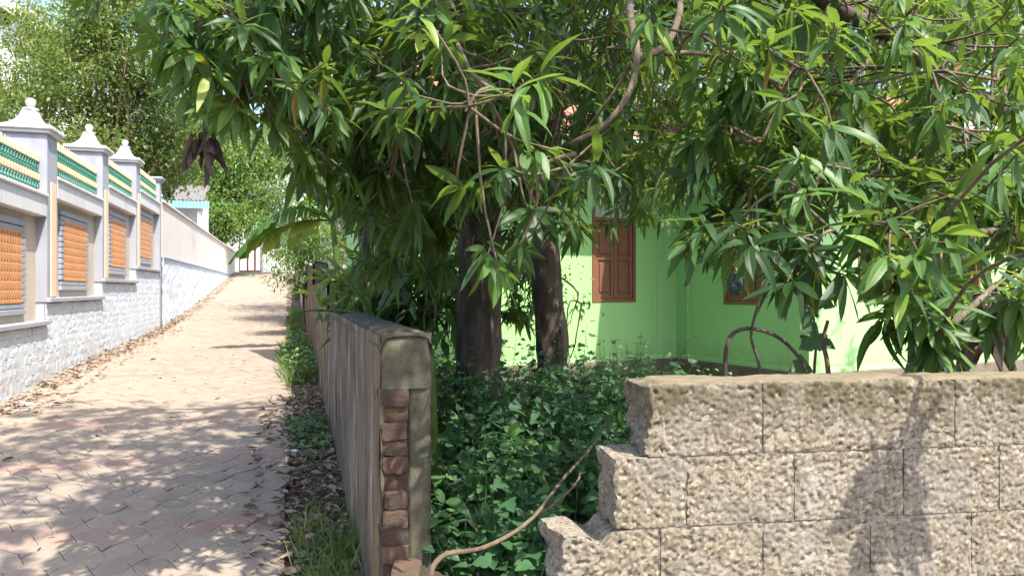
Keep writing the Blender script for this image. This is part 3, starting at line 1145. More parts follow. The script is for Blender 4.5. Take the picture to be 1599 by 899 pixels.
def leaves(mb, base, d, up, L, W, droop, rnd, kind='mango', fold=.22, wave=.06):
    """many lanceolate leaves with midrib, fold, curl and drooping tips"""
    N = len(base)
    if N == 0:
        return
    t, w = leaf_template(kind)
    k = len(t)
    d = nrm(d)
    side = nrm(np.cross(d, up))
    nn = np.cross(side, d)
    L, W, droop, rnd = [np.broadcast_to(np.asarray(q, float), (N,)) for q in (L, W, droop, rnd)]
    cen = base[:, None] + d[:, None] * (L[:, None] * t)[..., None]
    cen = cen + np.array([0, 0, -1.0]) * (L[:, None] * droop[:, None] * t ** 2)[..., None]
    ph = rs.uniform(0, 6.28, N)
    cen = cen + side[:, None] * (L[:, None] * .05 * np.sin(ph)[:, None] * t ** 2)[..., None]
    hw = (W[:, None] / 2 * w)
    fo = rs.uniform(.3, 1.4, N)[:, None] * fold
    wv = np.sin(t * 9 + ph[:, None]) * wave
    lf = cen + side[:, None] * hw[..., None] + nn[:, None] * (hw * (fo + wv * 3))[..., None]
    rt = cen - side[:, None] * hw[..., None] + nn[:, None] * (hw * (fo - wv * 3))[..., None]
    V = np.stack([lf, cen, rt], 2)              # N,k,3,3
    V = V.reshape(-1, 3)
    o = np.arange(N)[:, None, None] * (k * 3)
    i = np.arange(k - 1)[None, :, None] * 3
    j = np.arange(2)[None, None]
    q = np.stack([o + i + j, o + i + j + 1, o + i + 3 + j + 1, o + i + 3 + j], -1).reshape(-1, 4)
    mb.add(V, q, np.repeat(rnd, k * 3))


def rand_unit(n):
    return nrm(rs.normal(size=(n, 3)))


def perp_basis(a):
    ref = np.where(np.abs(a[:, 2:3]) < .85, np.array([[0, 0, 1.0]]), np.array([[1.0, 0, 0]]))
    x = nrm(np.cross(a, ref))
    return x, np.cross(a, x)


def whorls(tips, axes, nmin, nmax, Lmin, Lmax, tone, tilt=(35, 105), sag=.42):
    """leaf rosettes at twig tips -> per-leaf arrays"""
    cnt = rs.randint(nmin, nmax + 1, len(tips))
    idx = np.repeat(np.arange(len(tips)), cnt)
    kk = np.concatenate([np.arange(c) for c in cnt])
    N = len(idx)
    x, y = perp_basis(axes)
    phi = kk * 2.4 + rs.uniform(0, 6.28, len(tips))[idx] + rs.normal(0, .25, N)
    frac = kk / np.maximum(cnt[idx] - 1, 1)
    th = np.radians(tilt[0] + (tilt[1] - tilt[0]) * frac + rs.normal(0, 12, N))
    A = axes[idx]
    d = A * np.cos(th)[:, None] + (x[idx] * np.cos(phi)[:, None] + y[idx] * np.sin(phi)[:, None]) * np.sin(th)[:, None]
    d[:, 2] -= sag * rs.uniform(.3, 1.6, N)
    d = nrm(d)
    up = A * .6 + np.array([0, 0, .9]) + rs.normal(0, .25, (N, 3))
    up = nrm(up - d * (up * d).sum(1, keepdims=True))
    base = tips[idx] - A * (.09 * frac * rs.uniform(.7, 1.3, N))[:, None]
    scale = rs.uniform(.85, 1.1, len(tips))[idx]
    L = rs.uniform(Lmin, Lmax, N) * scale * (.65 + .5 * np.sin(np.pi * np.clip(frac + .25, 0, 1)))
    W = L * rs.uniform(.2, .28, N)
    dr = rs.uniform(.05, .62, N)
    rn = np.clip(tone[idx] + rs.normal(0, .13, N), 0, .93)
    odd = rs.rand(N)
    rn = np.where(odd < .008, rs.uniform(.95, 1, N), rn)
    return base, d, up, L, W, dr, rn


def hero_leaf_meshes(mat):
    """variants of one leaf in local space: x along, y across, z up"""
    out = []
    t = np.array([0, .05, .13, .27, .45, .64, .8, .92, 1.0])
    w = np.array([.03, .05, .46, .86, 1.0, .93, .66, .28, .0])
    for dr in (.06, .2, .38, .58):
        for rn in (.08, .24, .4, .55, .7, .86, .97):
            c = np.stack([t, np.sin(t * 3 + dr * 9) * .03, -dr * t ** 2], -1)
            hw = w * .113
            wv = np.sin(t * 10 + dr * 30) * .012
            f = .25
            lf = c + np.stack([t * 0, hw, hw * f + wv * w], -1)
            rt = c + np.stack([t * 0, -hw, hw * f - wv * w], -1)
            V = np.stack([lf, lf * .1 + c * .9 + np.array([0, 0, .004]) * w[:, None], c, rt * .1 + c * .9 + np.array([0, 0, .004]) * w[:, None], rt], 1)
            b = MB()
            b.grid(V, np.tile([rn, rn, min(.9, rn + .28), rn, rn], (len(t), 1)))
            out.append((dr, rn, b.mesh("leaf", mat, True, recalc=False)))
    return out


HERO = hero_leaf_meshes(MANGO)


def hero_pick(dr, rn):
    return min(HERO, key=lambda h: abs(h[0] - dr) * 1.5 + abs(h[1] - rn))[2]


def curve_pts(ctrl, n=12, wob=0.0):
    c = np.asarray(ctrl, float)
    m = len(c)
    t = np.linspace(0, m - 1, n)
    ext = np.concatenate([[2 * c[0] - c[1]], c, [2 * c[-1] - c[-2]]])
    out = []
    for q in t:
        i = min(int(q), m - 2)
        f = q - i
        p0, p1, p2, p3 = ext[i], ext[i + 1], ext[i + 2], ext[i + 3]
        out.append(.5 * ((2 * p1) + (-p0 + p2) * f + (2 * p0 - 5 * p1 + 4 * p2 - p3) * f * f + (-p0 + 3 * p1 - 3 * p2 + p3) * f ** 3))
    out = np.array(out)
    if wob:
        o = rs.uniform(0, 50, 3)
        w = np.stack([vnoise(out + o, 2.5), vnoise(out + o + 17, 2.5), vnoise(out + o + 31, 2.5)], -1) * wob
        out = out + w * np.minimum(1, np.arange(n) / 2)[:, None]
    return out


def boxes_to_tips(boxes):
    tips, ax, tn = [], [], []
    for bx in boxes:
        if bx[0] == 'px':
            _, x0, x1, y0, y1, d0, d1, n, tone = bx
            u = rs.rand(n, 3)
            D = d0 + (d1 - d0) * u[:, 2]
            p = np.stack([((x0 + (x1 - x0) * u[:, 0]) - 800) / F * D, D, EYE + (452 - (y0 + (y1 - y0) * u[:, 1])) / F * D], -1)
        else:
            _, x0, x1, y0, y1, z0, z1, n, tone = bx
            p = np.array([x0, y0, z0]) + rs.rand(n, 3) * np.array([x1 - x0, y1 - y0, z1 - z0])
        tips.append(p)
        tn.append(np.clip(rs.normal(tone, .12, n), .02, .88))
    return np.concatenate(tips), np.concatenate(tn)


def mango_tree(name, label, root, trunk, trunk_r, limbs, boxes, extra=(), group=None, L=(.1, .178), nleaf=(11, 18)):
    """trunk, limbs (each a part), fine twigs, 300 large leaves one by one, the rest of the foliage joined"""
    t = thing(name, label, "tree", root, group)
    tp = curve_pts(trunk, 26, .02)
    rad = np.interp(np.linspace(0, 1, 26), [0, .06, .16, .6, 1], [trunk_r * 1.35, trunk_r * 1.12, trunk_r, trunk_r * .86, trunk_r * .62])
    b = MB()
    o = rs.uniform(0, 50)

    def ridge(i, ang):
        q = np.stack([np.cos(ang) * 2.2, np.sin(ang) * 2.2, np.full(len(ang), i * .22) + o], -1)
        q2 = np.stack([np.cos(ang) * 7, np.sin(ang) * 7, np.full(len(ang), i * .35) + o], -1)
        return 1 + .09 * vnoise(q, 1) + .08 * vnoise(q2, 1)
    tpf = curve_pts(tp, 70)
    b.tube(tpf, np.interp(np.linspace(0, 1, 70), np.linspace(0, 1, 26), rad), 30, ridge=ridge)
    b.build("trunk", BARK, t, True)
    nodes = [tp[len(tp) // 2:]]
    for (ctrl, r0, r1) in limbs:
        lp = curve_pts(ctrl, 18, .03)
        b = MB()
        b.tube(lp, np.linspace(r0, r1, 18), 9)
        b.build("branch", BARK if r0 > .03 else TWIG, t, True)
        nodes.append(lp[3:])
    nodes = np.concatenate(nodes)
    tips, tone = boxes_to_tips(boxes)
    if len(extra):
        tips = np.concatenate([tips, np.array([e[0] for e in extra])])
        tone = np.concatenate([tone, np.array([e[1] for e in extra])])
    # group tips, grow a side branch to each group, a twig to each tip
    n = len(tips)
    K = max(1, n // 6)
    cen = tips[rs.permutation(n)[:K]].copy()
    for _ in range(4):
        dd = ((tips[:, None] - cen[None]) ** 2).sum(-1)
        lab = dd.argmin(1)
        for k in range(K):
            if (lab == k).any():
                cen[k] = tips[lab == k].mean(0)
    tw = MB()
    ax = np.zeros((n, 3))
    for k in range(K):
        mem = np.where(lab == k)[0]
        if not len(mem):
            continue
        c = cen[k]
        src = nodes[((nodes - c) ** 2).sum(1).argmin()]
        mid = (src + c) / 2 + np.array([0, 0, .12 * np.linalg.norm(c - src)])
        sp = curve_pts([src, mid, c], 8, .03)
        tw.tube(sp, np.linspace(.0085, .0045, 8), 5, cap=False)
        for m in mem:
            st = sp[rs.randint(4, 8)]
            d0 = tips[m] - st
            ln = np.linalg.norm(d0)
            md = (st + tips[m]) / 2 + np.array([0, 0, -.08 * ln]) + rs.normal(0, .03, 3)
            q = curve_pts([st, md, tips[m]], 6)
            tw.tube(q, np.linspace(.006, .0035, 6), 4, cap=False)
            ax[m] = nrm(nrm(d0) * .7 + rs.normal(0, .35, 3) + np.array([0, -.1, .25]))
    tw.build("twigs", TWIG, t, True, "stuff", recalc=False)
    B, Dd, U, Ln, Wd, Dr, Rn = whorls(tips, ax, nleaf[0], nleaf[1], L[0], L[1], tone)
    px = 800 + F * B[:, 0] / np.maximum(B[:, 1], .1)
    py = 452 - F * (B[:, 2] - EYE) / np.maximum(B[:, 1], .1)
    vis = (px > -30) & (px < 1630) & (py > -30) & (py < 900) & (B[:, 1] > .6)
    key = np.where(vis, Ln / np.maximum(B[:, 1], .1), -1)
    hero = np.argsort(-key)[:300]
    hero = hero[key[hero] > 0]
    isH = np.zeros(len(B), bool)
    isH[hero] = True
    for i in hero:
        d = nrm(Dd[i])
        side = nrm(np.cross(d, U[i]))
        nn = np.cross(side, d)
        place("leaf", hero_pick(Dr[i], Rn[i]), t, frame(B[i], d, side * -1, nn, Ln[i]))
    f = MB()
    q = ~isH
    leaves(f, B[q], Dd[q], U[q], Ln[q], Wd[q], Dr[q], Rn[q])
    f.build("foliage", MANGO, t, True, "stuff", recalc=False)
    return t


# ------------------------------------------------------------------ mango trees
def gp(px, D):
    X = (px - 800) / F * D
    return np.array([X, D, ground(X, D)])


ra = gp(742, 6.9)
trA = [ra + [0, 0, -.15], ra + [.02, 0, .8], P(750, 420, 6.9), P(752, 300, 6.9), P(765, 120, 6.9), P(760, -100, 6.7), P(740, -330, 6.4)]
limA = [([P(752, 230, 6.9), P(650, 120, 5.8), P(540, 60, 4.8), P(420, 20, 3.9), P(330, 30, 3.3)], .075, .014),
        ([P(760, 60, 6.8), P(690, -80, 5.4), P(600, -220, 4.2), P(420, -420, 3.3)], .08, .02),
        ([P(755, 150, 6.9), P(640, 180, 6.2), P(560, 240, 5.6), P(520, 300, 5.2)], .05, .012),
        ([P(760, 0, 6.8), P(860, -150, 5.2), P(960, -330, 4.0), P(1100, -700, 3.0)], .08, .02),
        ([P(757, 260, 6.9), P(700, 330, 6.3), P(640, 380, 5.8)], .03, .01),
        ([P(752, -200, 6.5), P(650, -420, 5.8), P(520, -560, 5.5)], .08, .02),
        ([P(748, -260, 6.5), P(820, -520, 6.4), P(900, -700, 6.2)], .08, .02),
        ([P(690, -80, 5.4), P(700, 20, 4.0), P(735, 110, 3.1), P(800, 150, 2.6)], .016, .006)]
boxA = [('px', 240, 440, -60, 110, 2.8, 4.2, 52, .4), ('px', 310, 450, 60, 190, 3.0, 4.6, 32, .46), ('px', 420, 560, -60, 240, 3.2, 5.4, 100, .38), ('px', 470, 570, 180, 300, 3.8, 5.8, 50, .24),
        ('px', 540, 740, -60, 200, 3.2, 6.3, 150, .3), ('px', 530, 730, 170, 350, 4.0, 6.6, 160, .18), ('px', 560, 700, 330, 430, 4.8, 6.6, 60, .2), ('px', 630, 725, 300, 500, 7.2, 8.8, 75, .15),  # low tones paint the shaded crown interior into the leaf colour
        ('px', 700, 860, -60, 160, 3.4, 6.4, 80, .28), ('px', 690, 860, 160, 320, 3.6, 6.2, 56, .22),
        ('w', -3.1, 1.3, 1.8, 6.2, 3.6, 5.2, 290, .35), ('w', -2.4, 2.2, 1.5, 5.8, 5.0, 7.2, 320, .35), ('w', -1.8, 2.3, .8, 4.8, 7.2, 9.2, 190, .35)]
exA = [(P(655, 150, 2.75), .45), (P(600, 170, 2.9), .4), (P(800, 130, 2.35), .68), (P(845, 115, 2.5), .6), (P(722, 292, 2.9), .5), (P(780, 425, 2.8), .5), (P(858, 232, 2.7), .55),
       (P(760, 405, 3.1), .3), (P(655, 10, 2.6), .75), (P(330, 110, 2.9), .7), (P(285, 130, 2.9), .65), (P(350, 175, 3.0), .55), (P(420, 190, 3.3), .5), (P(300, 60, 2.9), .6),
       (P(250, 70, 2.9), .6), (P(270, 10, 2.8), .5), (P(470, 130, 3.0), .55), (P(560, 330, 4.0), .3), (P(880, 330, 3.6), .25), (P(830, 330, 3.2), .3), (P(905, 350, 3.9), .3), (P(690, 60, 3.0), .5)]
mango_tree("mango_tree", "big mango tree with the thickest trunk, shading the lane", ra, trA, .2, limA, boxA, exA)

rb = gp(862, 8.4)
trB = [rb + [.05, 0, -.1], rb + [.0, 0, .7], P(852, 430, 8.4), P(838, 300, 8.4), P(850, 150, 8.3), P(880, -40, 8.2), P(900, -200, 8.0)]
limB = [([P(850, 190, 8.3), P(940, 110, 7.2), P(1040, 60, 6.2), P(1150, 40, 5.4)], .07, .015),
        ([P(865, 60, 8.2), P(930, -40, 6.5), P(975, -60, 4.0), P(985, 40, 3.1), P(988, 92, 3.0), P(970, 150, 2.95), P(930, 205, 2.95), P(885, 235, 3.0)], .02, .009),
        ([P(988, 94, 3.0), P(1015, 88, 3.0), P(1040, 70, 3.05), P(1055, 20, 3.1), P(1058, -60, 3.2)], .017, .013),
        ([P(1040, 84, 3.03), P(1085, 88, 3.1), P(1150, 104, 3.2)], .011, .006),
        ([P(983, 100, 3.0), P(950, 150, 3.05), P(910, 210, 3.15)], .009, .005),
        ([P(838, 320, 8.4), P(800, 250, 7.4), P(780, 200, 6.6)], .04, .012),
        ([P(900, 240, 2.98), P(850, 262, 3.0), P(835, 320, 3.1), P(808, 385, 3.1)], .01, .005)]
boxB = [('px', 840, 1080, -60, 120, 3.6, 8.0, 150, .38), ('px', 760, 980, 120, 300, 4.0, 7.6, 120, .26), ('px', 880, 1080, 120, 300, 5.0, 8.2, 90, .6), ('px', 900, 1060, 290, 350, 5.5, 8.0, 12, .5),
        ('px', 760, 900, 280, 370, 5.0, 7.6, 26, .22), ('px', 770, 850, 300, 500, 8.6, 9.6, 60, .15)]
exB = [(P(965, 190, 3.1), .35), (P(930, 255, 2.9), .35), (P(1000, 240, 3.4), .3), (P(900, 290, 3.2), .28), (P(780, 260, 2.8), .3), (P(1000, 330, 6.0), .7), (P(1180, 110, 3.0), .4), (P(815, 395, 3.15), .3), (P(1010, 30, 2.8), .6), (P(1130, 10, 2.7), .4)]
mango_tree("mango_tree", "slimmer mango tree standing behind the thick one, its trunk leaning over the green house wall", rb, trB, .175, limB, boxB, exB)

rc = np.array([3.6, 4.2, ground(3.6, 4.2)])
trC = [rc + [0, 0, -.1], rc + [-.02, 0, .9], rc + [.05, .1, 1.8], rc + [.0, .1, 3.0], rc + [-.1, .0, 4.4]]
limC = [([P(1640, 205, 4.1), P(1560, 170, 3.9), P(1470, 130, 3.7), P(1380, 60, 3.4), P(1300, 5, 3.1), P(1240, -60, 3.0)], .045, .03),
        ([rc + [0, .05, 2.6], P(1500, -100, 4.8), P(1340, -60, 5.2), P(1180, 20, 5.4)], .06, .015),
        ([rc + [0, .05, 1.4], P(1560, 360, 3.4), P(1500, 430, 3.1), P(1440, 560, 2.75)], .024, .012),
        ([P(1460, 530, 2.8), P(1410, 470, 2.85), P(1330, 380, 2.9), P(1240, 300, 3.0)], .014, .006),
        ([P(1470, 130, 3.7), P(1430, 240, 3.4), P(1400, 330, 3.2), P(1370, 400, 3.0)], .014, .006),
        ([P(1380, 60, 3.4), P(1330, 150, 3.2), P(1290, 260, 3.0), P(1260, 340, 3.0)], .013, .006),
        ([P(1300, 5, 3.1), P(1230, 120, 3.0), P(1180, 220, 3.0)], .012, .006)]
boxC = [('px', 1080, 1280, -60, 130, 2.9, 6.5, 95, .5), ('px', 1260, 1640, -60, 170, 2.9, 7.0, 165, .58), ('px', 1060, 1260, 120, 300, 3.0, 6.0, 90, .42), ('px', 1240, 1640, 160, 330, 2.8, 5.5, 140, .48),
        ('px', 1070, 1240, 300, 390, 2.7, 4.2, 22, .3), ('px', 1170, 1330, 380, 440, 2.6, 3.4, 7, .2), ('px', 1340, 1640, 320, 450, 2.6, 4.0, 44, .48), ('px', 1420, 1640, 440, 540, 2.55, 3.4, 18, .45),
        ('px', 1000, 1640, -40, 260, 6.0, 8.2, 170, .8)]  # high tone paints sunlight into the rear leaves
exC = [(P(1220, 160, 2.6), .45), (P(1300, 200, 2.6), .5), (P(1150, 350, 2.7), .25), (P(1250, 370, 2.8), .3), (P(1230, 440, 2.7), .2), (P(1390, 400, 2.55), .82), (P(1440, 405, 2.5), .66), (P(1475, 370, 2.5), .62), (P(1420, 450, 2.5), .7),  # lighter tones at lower right paint sunlit clusters into the leaf colour
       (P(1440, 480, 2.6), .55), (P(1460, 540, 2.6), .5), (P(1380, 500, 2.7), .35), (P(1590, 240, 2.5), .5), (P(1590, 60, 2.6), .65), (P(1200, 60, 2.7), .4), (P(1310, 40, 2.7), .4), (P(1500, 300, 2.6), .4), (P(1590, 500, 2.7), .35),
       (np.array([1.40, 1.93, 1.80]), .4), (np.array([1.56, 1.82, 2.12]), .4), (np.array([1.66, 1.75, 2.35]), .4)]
mango_tree("mango_tree", "mango tree behind the block wall with a thick brown limb slanting down at right", rc, trC, .17, limC, boxC, exC)

# ------------------------------------------------------------------ trees in the background
def small_leaves(mb, base, d, up, L, W, rnd):
    N = len(base)
    d = nrm(d)
    side = nrm(np.cross(d, up))
    nn = np.cross(side, d)
    L, W = [np.broadcast_to(np.asarray(q, float), (N,)) for q in (L, W)]
    V = np.stack([base, base + d * (L * .5)[:, None] + side * (W / 2)[:, None] + nn * (W * .15)[:, None], base + d * L[:, None] - np.array([0, 0, .15]) * L[:, None],
                  base + d * (L * .5)[:, None] - side * (W / 2)[:, None] + nn * (W * .15)[:, None]], 1).reshape(-1, 3)
    o = np.arange(N)[:, None] * 4
    mb.add(V, o + np.array([[0, 1, 2, 3]]), np.repeat(rnd, 4))


def crown_tree(name, label, root, lobes, mat, n_clump, per, leaf, spread, trunk_r, bark=BGBARK, tone=.5, group=None, cat="tree", hang=.2, crown_name="crown"):
    """lobes: (centre, radii) in world; leaf clumps over each lobe with gaps between"""
    t = thing(name, label, cat, root, group)
    f = MB()
    b = MB()
    root = np.asarray(root, float)
    top = np.mean([np.asarray(c) for c, r in lobes], axis=0)
    trunk_top = root + (top - root) * .75
    if trunk_r:
        b.tube(curve_pts([root + [0, 0, -.3], root + (trunk_top - root) * .5 + rs.normal(0, .12, 3), trunk_top], 12, .05), np.linspace(trunk_r, trunk_r * .5, 12), 10)
    tot = sum(np.prod(np.asarray(r)) ** (2 / 3) for c, r in lobes)
    for (c, r) in lobes:
        c, r = np.asarray(c, float), np.asarray(r, float)
        k = max(3, int(n_clump * np.prod(r) ** (2 / 3) / tot))
        u = rand_unit(k)
        rad = rs.uniform(.45, 1.0, k) ** .6
        cc = c + u * r * rad[:, None]
        if trunk_r:
            for q in rs.permutation(k)[:max(2, k // 7)]:
                st = root + (trunk_top - root) * rs.uniform(.45, 1)
                b.tube(curve_pts([st, (st + cc[q]) / 2 + rs.normal(0, .15, 3) + [0, 0, .1], cc[q]], 8, .06), np.linspace(trunk_r * .4, .015, 8), 6, cap=False)
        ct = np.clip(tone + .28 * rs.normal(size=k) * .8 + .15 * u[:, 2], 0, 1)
        idx = np.repeat(np.arange(k), per)
        N = len(idx)
        sp = spread * rs.uniform(.7, 1.3, k)[idx]
        p = cc[idx] + rs.normal(size=(N, 3)) * (sp * .5)[:, None] * np.array([1, 1, .6])
        d = rand_unit(N) + u[idx] * .5 - np.array([0, 0, hang])
        up = nrm(rand_unit(N) * .7 + np.array([0, 0, 1.0]))
        small_leaves(f, p, d, up, leaf * rs.uniform(.6, 1.25, N), leaf * rs.uniform(.3, .48, N), np.clip(ct[idx] + rs.normal(0, .12, N), 0, 1))
    f.build(crown_name, mat, t, True, "stuff", recalc=False)
    if b.n:
        b.build("trunk", bark, t, True)
    return t


def root_at(px, D, dz=0.0):
    q = gp(px, D)
    return q + np.array([0, 0, dz])


crown_tree("broadleaf_tree", "tall spreading tree with reddish branches behind the compound wall", root_at(165, 23), [
    (P(150, 120, 23), (2.0, 1.6, 2.0)), (P(90, 190, 22), (1.5, 1.2, 1.0)), (P(215, 60, 23), (1.5, 1.5, 1.6)), (P(235, 190, 24), (1.2, 1.2, 1.5)), (P(160, 30, 23), (1.3, 1.2, 1.0)), (P(120, 230, 21), (1.2, .9, .5)), (P(250, 250, 25), (1.2, 1.2, .9))],
    BGLEAF, 270, 85, .18, .85, .17, tone=.38)
crown_tree("broadleaf_tree", "yellow-green tree at the far left behind the finial", root_at(40, 27), [
    (P(35, 100, 27), (1.8, 1.5, 2.0)), (P(80, 60, 27), (1.2, 1.3, 1.0)), (P(10, 170, 26), (1.0, 1.2, 1.0)), (P(105, 100, 28), (1.3, 1.4, 1.2))],
    BGLEAF, 160, 80, .17, .75, .14, tone=.62)
crown_tree("broadleaf_tree", "dull green tree between the railing and the blue-edged shed roof", root_at(262, 44), [
    (P(262, 210, 44), (2.2, 1.8, 2.2)), (P(225, 270, 43), (1.7, 1.6, 1.4)), (P(300, 245, 45), (1.9, 1.6, 1.7))], BGLEAF, 180, 90, .26, .9, .14, tone=.42)
crown_tree("feathery_tree", "light green feathery tree over the far end of the lane wall", root_at(350, 42), [
    (P(345, 250, 42), (2.2, 2.0, 2.4)), (P(390, 300, 43), (2.0, 1.8, 2.0)), (P(325, 330, 40), (1.3, 1.2, 1.2)), (P(400, 235, 44), (1.7, 1.6, 1.8)), (P(360, 350, 41), (1.6, 1.2, 1.0)), (P(310, 200, 43), (1.6, 1.4, 1.2))],
    FEATHER, 300, 85, .25, 1.1, .16, tone=.5, hang=.5)
crown_tree("broadleaf_tree", "dark bushy tree leaning over the far right edge of the lane", root_at(500, 20), [
    (P(492, 320, 20), (.8, 1.1, 1.2)), (P(525, 250, 20), (1.4, 1.2, 1.3)), (P(488, 395, 21), (.5, .8, .8)), (P(560, 330, 19), (1.2, 1.0, 1.2))], FEATHER, 120, 80, .13, .6, .12, BARK, tone=.3)
crown_tree("broadleaf_tree", "bright tree seen in gaps of the mango leaves above the house roof", root_at(1300, 19), [
    (P(1250, 110, 19), (4.2, 2.0, 2.4)), (P(1500, 90, 18), (3.4, 2.0, 2.6)), (P(1020, 80, 20), (3.2, 2.0, 2.2)), (P(1400, 20, 19), (3.5, 2, 2.2)), (P(800, 60, 21), (3.2, 2, 2.6)), (P(620, 90, 22), (2.6, 2, 2.6))], BGLEAF, 330, 70, .22, 1.1, .2, BARK, tone=.6)

# palm at the top left corner
pr = root_at(15, 36)
pt = thing("coconut_palm", "coconut palm whose fronds peep in at the top left corner", "palm", pr)
b_ = MB()
hd = P(5, -40, 36)
b_.tube(curve_pts([pr + [0, 0, -.3], (pr + hd) / 2 + [.3, 0, 0], hd], 14), np.linspace(.2, .13, 14), 10)
b_.build("trunk", BARK, pt, True)
for k in range(16):
    a = k * 2.4
    el = rs.uniform(-.2, .8)
    d = np.array([math.cos(a) * math.cos(el), math.sin(a) * math.cos(el), math.sin(el)])
    ts = np.linspace(0, 1, 26)
    rib = hd + d * (3.4 * ts)[:, None] + np.array([0, 0, -1]) * (1.9 * ts ** 2)[:, None]
    f = MB()
    f.tube(rib, np.linspace(.03, .006, 26), 4, cap=False, r=.5)
    sd = nrm(np.cross(d, [0, 0, 1]))
    for s_ in (-1, 1):
        q = rib[2:]
        small_leaves(f, q, np.tile(sd * s_ + d * .5 - np.array([0, 0, .5]), (len(q), 1)), np.tile([0, 0, 1.0], (len(q), 1)), .75 * (1 - .5 * ts[2:]), .07, np.full(len(q), .4))
    f.build("frond", BGLEAF, pt, True)

# ------------------------------------------------------------------ green house
HD = np.array([.892, .452, 0.0])
HN = np.array([.452, -.892, 0.0])              # the way the front walls face
HC = np.array([2.46, 11.5, 0.0])               # inner corner
HZ0, HZ1 = .68, 3.62


def HP(d, n, z):
    return HC + HD * d + HN * n + np.array([0, 0, z])


gh = thing("green_house", "bright green house with brown shuttered windows behind the trees", "house", HP(1, 0, .4))


def hbox(mb, d0, d1, n0, n1, z0, z1, b=.004, r=.5):
    mb.cbox(HP((d0 + d1) / 2, (n0 + n1) / 2, (z0 + z1) / 2), ((d1 - d0) / 2, (n1 - n0) / 2, (z1 - z0) / 2), [HD, HN, [0, 0, 1]], b, r)


def wall_along(mb, a0, a1, z0, z1, openings, put):
    """split a wall into boxes round its window openings: (a0, a1, z0, z1) each"""
    cuts = sorted({a0, a1, *[q for o in openings for q in o[:2]]})
    for i in range(len(cuts) - 1):
        x0, x1 = cuts[i], cuts[i + 1]
        op = [o for o in openings if o[0] <= x0 + 1e-6 and o[1] >= x1 - 1e-6]
        if op:
            put(x0, x1, z0, op[0][2])
            put(x0, x1, op[0][3], z1)
        else:
            put(x0, x1, z0, z1)


W1 = (-1.495, -.745, 1.52, 3.0)                # window in the recessed wall (along HD)
WZ_ = (1.5, 2.98)
WING_N = 2.49
W2 = (1.02, 1.72, 1.5, 2.98)                   # window in the side wall (along HN)
W3 = (.86, 1.5, 1.55, 3.0)
W4 = (2.55, 3.35, 1.55, 3.0)
w0 = MB()
wall_along(w0, -4.3, 0.0, HZ0, HZ1, [W1], lambda a, b, c, d: hbox(w0, a, b, -.22, 0, c, d, 0))
w0.build("wall", HOUSEGREEN, gh)
w0 = MB()
wall_along(w0, 0.0, WING_N, HZ0, HZ1, [W2], lambda a, b, c, d: hbox(w0, 0.0, .22, a, b, c, d, 0))
w0.build("wall", HOUSEGREEN, gh)
w0 = MB()
wall_along(w0, .22, 7.5, HZ0, HZ1, [W3, W4], lambda a, b, c, d: hbox(w0, a, b, WING_N - .22, WING_N, c, d, 0))
w0.build("wall", HOUSEGREEN, gh)
w0 = MB()
hbox(w0, -4.3, -4.08, -2.4, -.22, HZ0, HZ1)
hbox(w0, 7.5, 7.7, -2.4, WING_N, HZ0, HZ1)
hbox(w0, -4.3, 7.7, -2.62, -2.4, HZ0, HZ1)
w0.build("wall", HOUSEGREEN, gh)
w0 = MB()
hbox(w0, -4.55, .03, -.3, .05, .1, HZ0, .01)
hbox(w0, -.05, .3, .05, WING_N + .05, .1, HZ0, .01)
hbox(w0, .3, 7.7, WING_N - .3, WING_N + .05, .1, HZ0, .01)
w0.build("plinth", PLINTH, gh)
w0 = MB()                                      # strips and corner mouldings
hbox(w0, -.36, -.325, 0, .018, HZ0 + .001, HZ1 - .1)
hbox(w0, -.02, .0, .25, .285, HZ0 + .001, HZ1 - .1)
hbox(w0, -4.3, -.02, 0, .02, HZ0 + .002, HZ0 + .06)
hbox(w0, -.02, .0, .02, WING_N + .02, HZ0 + .002, HZ0 + .06)
hbox(w0, -.02, 7.4, WING_N, WING_N + .02, HZ0 + .002, HZ0 + .06)
w0.build("trim_strip", HOUSELINE, gh)
EV = .9
w0 = MB()
hbox(w0, -4.6, .0 - EV + .001, -2.7, EV, HZ1, HZ1 + .1, .01)
hbox(w0, -EV, 8.2, -2.71, WING_N + EV, HZ1 + .002, HZ1 + .1, .01)
w0.build("eave_slab", WHITEPAINT, gh)


def tiled_slope(d0, d1, n0, n1, z0, z1):
    """clay tile courses on a slope that rises from n0 (eave) to n1 (ridge)"""
    b = MB()
    rowsn = int(abs(n1 - n0) / .28)
    dd = np.linspace(d0, d1, int((d1 - d0) / .06))
    for k in range(rowsn):
        na, nb_ = n0 + (n1 - n0) * k / rowsn, n0 + (n1 - n0) * (k + 1.08) / rowsn
        za, zb_ = z0 + (z1 - z0) * k / rowsn + .03, z0 + (z1 - z0) * (k + 1.08) / rowsn
        w = .018 * np.cos(dd / .22 * 2 * math.pi)
        G = np.stack([np.array([HP(d, na, za - .03 + q) for d, q in zip(dd, w)]), np.array([HP(d, na, za + q) for d, q in zip(dd, w)]), np.array([HP(d, nb_, zb_ + q) for d, q in zip(dd, w)])], 0)
        b.grid(G)
    return b


b_ = tiled_slope(-4.6, 1.2, EV, -2.6, HZ1 + .1, HZ1 + 1.7)
b_.build("roof_tiles", ROOFTILE, gh, False, "stuff")
b_ = tiled_slope(-EV, 8.2, WING_N + EV, -1.2, HZ1 + .1, HZ1 + 1.9)
b_.build("roof_tiles", ROOFTILE, gh, False, "stuff")


